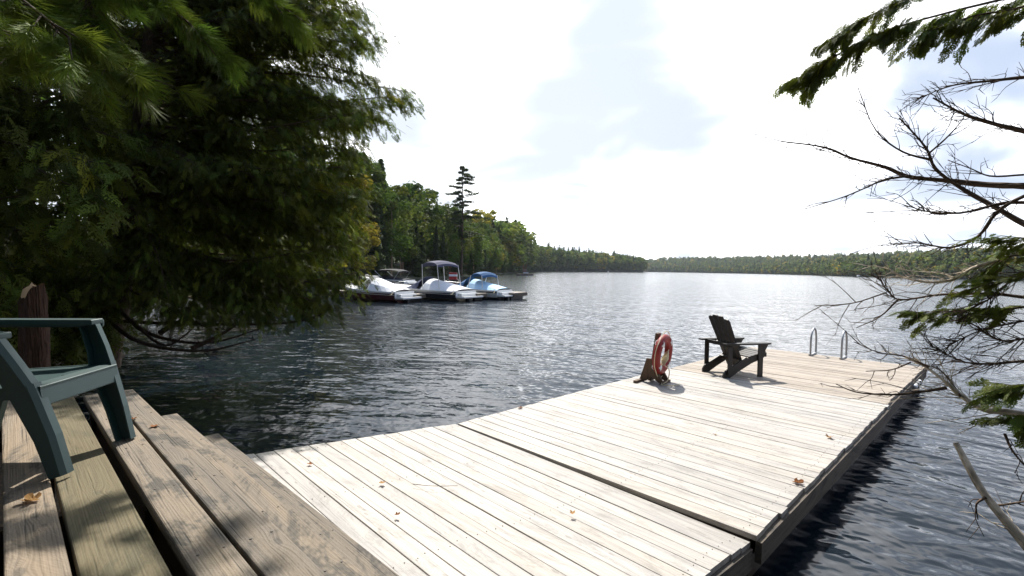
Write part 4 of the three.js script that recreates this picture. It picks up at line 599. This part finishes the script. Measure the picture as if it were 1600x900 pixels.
// ------------------------------------------------------------------ boats at the neighbour's dock, raft and far shore
const paint = (r, g, b, rough = 0.35) => std(r, g, b, rough), canvas = (r, g, b) => std(r, g, b, 0.85);
const BM = { white: paint(0.72, 0.72, 0.7), red: paint(0.07, 0.009, 0.011), navy: canvas(0.02, 0.03, 0.075), cover: canvas(0.74, 0.75, 0.76), pale: canvas(0.42, 0.62, 0.78), blue: canvas(0.018, 0.085, 0.2), mauve: canvas(0.06, 0.06, 0.105), blackc: canvas(0.015, 0.015, 0.018), tan: paint(0.42, 0.36, 0.27), dark: paint(0.02, 0.022, 0.03), steel: std(0.5, 0.5, 0.5, 0.3, { metalness: 0.6 }), grey: paint(0.35, 0.36, 0.38) };
function loft(rows, closed = false) { const pos = []; for (let i = 0; i < rows.length - 1; i++) for (let j = 0; j < rows[i].length - 1; j++) quadTri(pos, rows[i][j], rows[i + 1][j], rows[i + 1][j + 1], rows[i][j + 1]); const g = new THREE.BufferGeometry(); g.setAttribute('position', new THREE.Float32BufferAttribute(pos, 3)); g.computeVertexNormals(); return g; }
function motorBoat(label, px, py, yaw, L, o) {                          // local x = bow, stern at x = 0
  const s = spot(px, py, 30), k = EYE.y / (EYE.y - s.y), at = EYE.clone().addScaledVector(s.sub(EYE), k).setY(0), t = thing('motor_boat', label, 'boat', at, yaw), B = L * 0.2, R = rng(Math.floor(px));
  const hb = (u) => B * (u < 0.55 ? 0.94 + 0.06 * u / 0.55 : Math.pow(Math.max(0, 1 - Math.pow((u - 0.55) / 0.45, 2.2)), 0.7)), sheer = (u) => 0.62 + 0.22 * u * u, U = Array.from({ length: 19 }, (_, i) => i / 18);
  const sec = (u, a, b) => [-1, 1].map((q) => [[u * L, a[1], q * a[0]], [u * L, b[1], q * b[0]]]);
  const chY = (u) => 0.14 + 0.3 * Math.pow(u, 4), chB = (u) => hb(u) * (0.88 - 0.25 * u), keel = (u) => -0.22 + 0.55 * Math.pow(u, 6);
  obj('hull_bottom', [loft(U.map((u) => [[u * L, chY(u), -chB(u)], [u * L, keel(u), 0], [u * L, chY(u), chB(u)]])), loft([[[0, 0.14, -chB(0)], [0, -0.22, 0], [0, 0.14, chB(0)]], [[0, 0.34, -hb(0) * 0.95], [0, 0.34, 0], [0, 0.34, hb(0) * 0.95]]])], o.bottom, t);
  obj('hull_side', [-1, 1].map((q) => loft(U.map((u) => { const a = [[u * L, chY(u), q * chB(u)], [u * L, chY(u) + (sheer(u) - chY(u)) * 0.55, q * (chB(u) * 0.35 + hb(u) * 0.65)]]; return q > 0 ? a : a.reverse(); }))), o.side, t);
  obj('gunwale', [...[-1, 1].map((q) => loft(U.map((u) => { const a = [[u * L, chY(u) + (sheer(u) - chY(u)) * 0.55, q * (chB(u) * 0.35 + hb(u) * 0.65)], [u * L, sheer(u) - 0.03, q * hb(u)], [u * L, sheer(u), q * (hb(u) - 0.04)], [u * L, sheer(u), q * hb(u) * 0.8]]; return q > 0 ? a : a.reverse(); }))), bx(0.05, 0.34, hb(0) * 1.92, 0.0, 0.46, 0)], BM.white, t);
  obj('swim_platform', [bx(0.62, 0.09, B * 1.75, -0.3, 0.26, 0), bx(0.4, 0.16, B * 1.5, -0.12, 0.4, 0)], BM.white, t);
  const arch = (u, h, n = 9) => Array.from({ length: n }, (_, j) => { const a = -1 + 2 * j / (n - 1); return [u * L, sheer(u) + h * Math.pow(1 - Math.abs(a) ** 2.4, 0.8) + (R() - 0.5) * 0.02, a * hb(u) * 0.98]; });
  const hh = (u) => u < 0.5 ? 0.12 + (o.peak || 0.62) * Math.pow(u / 0.5, 0.9) : 0;
  obj('mooring_cover', loft([0, 0.06, 0.12, 0.2, 0.28, 0.36, 0.43, 0.5].map((u) => arch(u, hh(u)))), o.cover, t);
  obj('windshield_cover', loft([0.5, 0.56, 0.62, 0.68].map((u) => arch(u, hh(0.4999) * (1 - (u - 0.5) / 0.18) + 0.05))), o.front, t);
  obj('foredeck', loft([0.66, 0.75, 0.84, 0.92, 0.97, 1].map((u) => arch(u, 0.07))), BM.white, t);
  obj('hull_stripe', [-1, 1].map((q) => loft(U.slice(0, 17).map((u) => { const y0 = chY(u) + (sheer(u) - chY(u)) * 0.62, y1 = y0 + 0.07, z = q * (chB(u) * 0.3 + hb(u) * 0.7 + 0.012); const a = [[u * L, y0, z], [u * L, y1, z + q * 0.012]]; return q > 0 ? a : a.reverse(); }))), o.bottom === BM.tan ? BM.navy : o.bottom, t);
  for (const q of [-1, 1]) { const pts = [0.66, 0.74, 0.82, 0.9, 0.97].map((u) => V(u * L, sheer(u) + 0.24, q * hb(u) * 0.86)); obj('bow_rail', [limb(pts, 0.014, 0.014, 5, 2), ...pts.map((p) => limb([p, V(p.x, p.y - 0.24, p.z)], 0.011, 0.011, 4, 1))], BM.steel, t); }
  obj('stern_drive', [bx(0.3, 0.5, 0.24, -0.2, 0.02, 0), bx(0.5, 0.08, 0.18, -0.3, -0.05, 0)], BM.dark, t);
  obj('cleat', [bx(0.16, 0.03, 0.03, 0.2, 0.66, B * 0.86), bx(0.16, 0.03, 0.03, 0.2, 0.66, -B * 0.86)], BM.steel, t);
  if (o.rope) obj('mooring_rope', limb([V(0.2, 0.66, -B * 0.86), V(0.05, 0.48, -B * 1.1), V(0.0, 0.46, -B * 1.35)], 0.014, 0.014, 5, 4), M.rope, t);
  if (o.bimini) {
    const [u0, u1, y, m] = o.bimini, rows = Array.from({ length: 7 }, (_, i) => { const v = i / 6, x = (u0 + (u1 - u0) * v) * L; return Array.from({ length: 9 }, (_, j) => { const a = -1 + j / 4; return [x, y + 0.1 * Math.sin(v * Math.PI) - 0.12 * a * a - (i === 0 || i === 6 ? 0.1 : 0), a * B * 0.9]; }); });
    obj('bimini_top', [loft(rows), loft([rows[0], rows[0].map((p) => [p[0] - 0.03, p[1] - 0.14, p[2]])]), loft([rows[6], rows[6].map((p) => [p[0] + 0.03, p[1] - 0.14, p[2]])])], m, t);
    for (const q of [-1, 1]) for (const [u, f] of [[u0, 0.2], [u1, 0.42]]) obj('bimini_pole', limb([V(u * L, y - 0.15, q * B * 0.9), V(f * L, 0.7, q * B * 0.95)], 0.026, 0.026, 5, 1), BM.steel, t);
  }
  return t;
}
const yw = THREE.MathUtils.degToRad;
motorBoat('white covered boat with a dark red hull beside overhanging cedar', 632, 472, yw(152), 4.7, { bottom: BM.red, side: BM.red, cover: BM.cover, front: BM.cover, peak: 0.66, rope: 1 });
motorBoat('white boat with navy windshield cover and raised mauve canopy', 728, 470, yw(150), 6.0, { bottom: BM.tan, side: BM.dark, cover: BM.cover, front: BM.navy, peak: 0.62, rope: 1, bimini: [0.24, 0.44, 2.4, BM.mauve] });
motorBoat('pale blue covered boat with bright blue raised canopy', 788, 467.5, yw(150), 5.4, { bottom: BM.dark, side: BM.white, cover: BM.pale, front: BM.blue, peak: 0.6, rope: 1, bimini: [0.22, 0.38, 1.72, BM.blue] });
motorBoat('boat with a flat black canopy moored nearest the woods', 640, 446, yw(160), 6.4, { bottom: BM.dark, side: BM.dark, cover: BM.blackc, front: BM.dark, peak: 0.3, bimini: [0.1, 0.6, 1.75, BM.blackc] });
{
  const onWater = (px, py) => { const s = spot(px, py, 30), k = EYE.y / (EYE.y - s.y); return EYE.clone().addScaledVector(s.sub(EYE), k).setY(0); };
  for (const [a, b, lab] of [[[654, 471], [684, 466], 'brown mooring dock between red and navy boats'], [[752, 469], [774, 465.5], 'brown mooring dock between navy and blue boats'], [[812, 467], [800, 461], 'brown floating dock end right of the blue boat']]) {
    const p = onWater(...a), t = thing('mooring_dock', lab, 'dock', p, yw(152), 'mooring docks among the boats'); const Ld = 7, Wd = lab.includes('end') ? 2.0 : 1.2;
    for (let i = 0; i < 24; i++) obj('plank', [bx(0.275, 0.04, Wd, 0.1 + i * 0.29, 0.42, 0)], tanMats[i % 4], t); obj('side_beam', [bx(Ld, 0.2, 0.06, Ld / 2 - 0.05, 0.29, Wd / 2 - 0.05)], wetShadeMat, t); obj('side_beam', [bx(Ld, 0.2, 0.06, Ld / 2 - 0.05, 0.29, -Wd / 2 + 0.05)], wetShadeMat, t); obj('end_beam', [bx(0.06, 0.2, Wd - 0.02, -0.06, 0.29, 0)], fasciaMat, t); obj('float', [bx(Ld - 0.4, 0.36, Wd - 0.3, Ld / 2, 0.08, 0)], M.float, t);
  }
  const q = onWater(708, 441), c = thing('fuel_can', 'red and white jug standing on far dock between boats', 'can', q.clone().setY(0.0)); obj('body', [bx(1.1, 1.0, 0.8, 0, 0.9, 0)], paint(0.4, 0.03, 0.03), c); obj('band', [bx(1.13, 0.3, 0.83, 0, 1.0, 0)], BM.white, c); obj('block', [bx(1.6, 0.45, 1.2, 0, 0.18, 0)], wetShadeMat, c);
  const rf = thing('swim_raft', 'small floating raft with rusty frame out past the boats', 'raft', onWater(820, 430.4), 0.2), Rr = rng(8); for (let i = 0; i < 12; i++) obj('plank', [bx(0.42, 0.06, 3, -2.6 + i * 0.47, 0.5, 0)], wetShadeMat, rf); obj('float', [bx(5.2, 0.4, 2.6, 0, 0.2, 0)], M.float, rf);
  for (let i = 0; i < 9; i++) obj('frame_pole', limb([V((Rr() - 0.5) * 2.6, 0.5, (Rr() - 0.5) * 2), V((Rr() - 0.5) * 2.2, 2.4 + Rr() * 1.8, (Rr() - 0.5) * 1.2)], 0.07, 0.05, 5, 1), std(0.16, 0.06, 0.035, 0.8), rf); obj('crossbar', [bx(1.6, 0.12, 0.12, 0, 1.8, 0), bx(1.8, 0.5, 0.1, 0.1, 0.9, 0.9)], BM.grey, rf);
  const bh = thing('boathouse', 'tiny grey boathouse on the far left point', 'boathouse', V(94, 0.6, -728), 0.5); obj('wall', [bx(7, 4, 6, 0, 2, 0)], paint(0.2, 0.19, 0.17, 0.8), bh); const rg = new THREE.CylinderGeometry(0.1, 5, 3, 4, 1); rg.rotateY(Math.PI / 4); rg.scale(1.1, 1, 0.95); rg.translate(0, 5.5, 0); obj('roof', rg, paint(0.1, 0.1, 0.11, 0.8), bh); obj('door', [bx(2.6, 2.8, 0.2, 0, 1.4, 3.02)], BM.tan, bh);
  for (const [px, py, lab] of [[950, 425.4, 'tiny white boat moored off the left point'], [1342, 433, 'tiny white boat off the right far shore']]) { const p = onWater(px, py), b = thing('distant_boat', lab, 'boat', p, 1.2), sc = 0.8; obj('hull', loft([0, 0.3, 0.6, 0.85, 1].map((u) => { const w = 1.1 * Math.pow(1 - u ** 3, 0.7); return [[u * 6, 0.9, -w], [u * 6, -0.1, 0], [u * 6, 0.9, w], [u * 6, 1.0, 0], [u * 6, 0.9, -w]]; })), BM.white, b); obj('cabin', [bx(2, 1, 1.5, 2.4, 1.4, 0)], BM.white, b); b.scale.setScalar(sc); }
}
// thin summer haze over the lake
scene.fog = new THREE.FogExp2(new THREE.Color(0.8, 0.87, 0.95), 0.0001);
renderer.render(scene, camera);
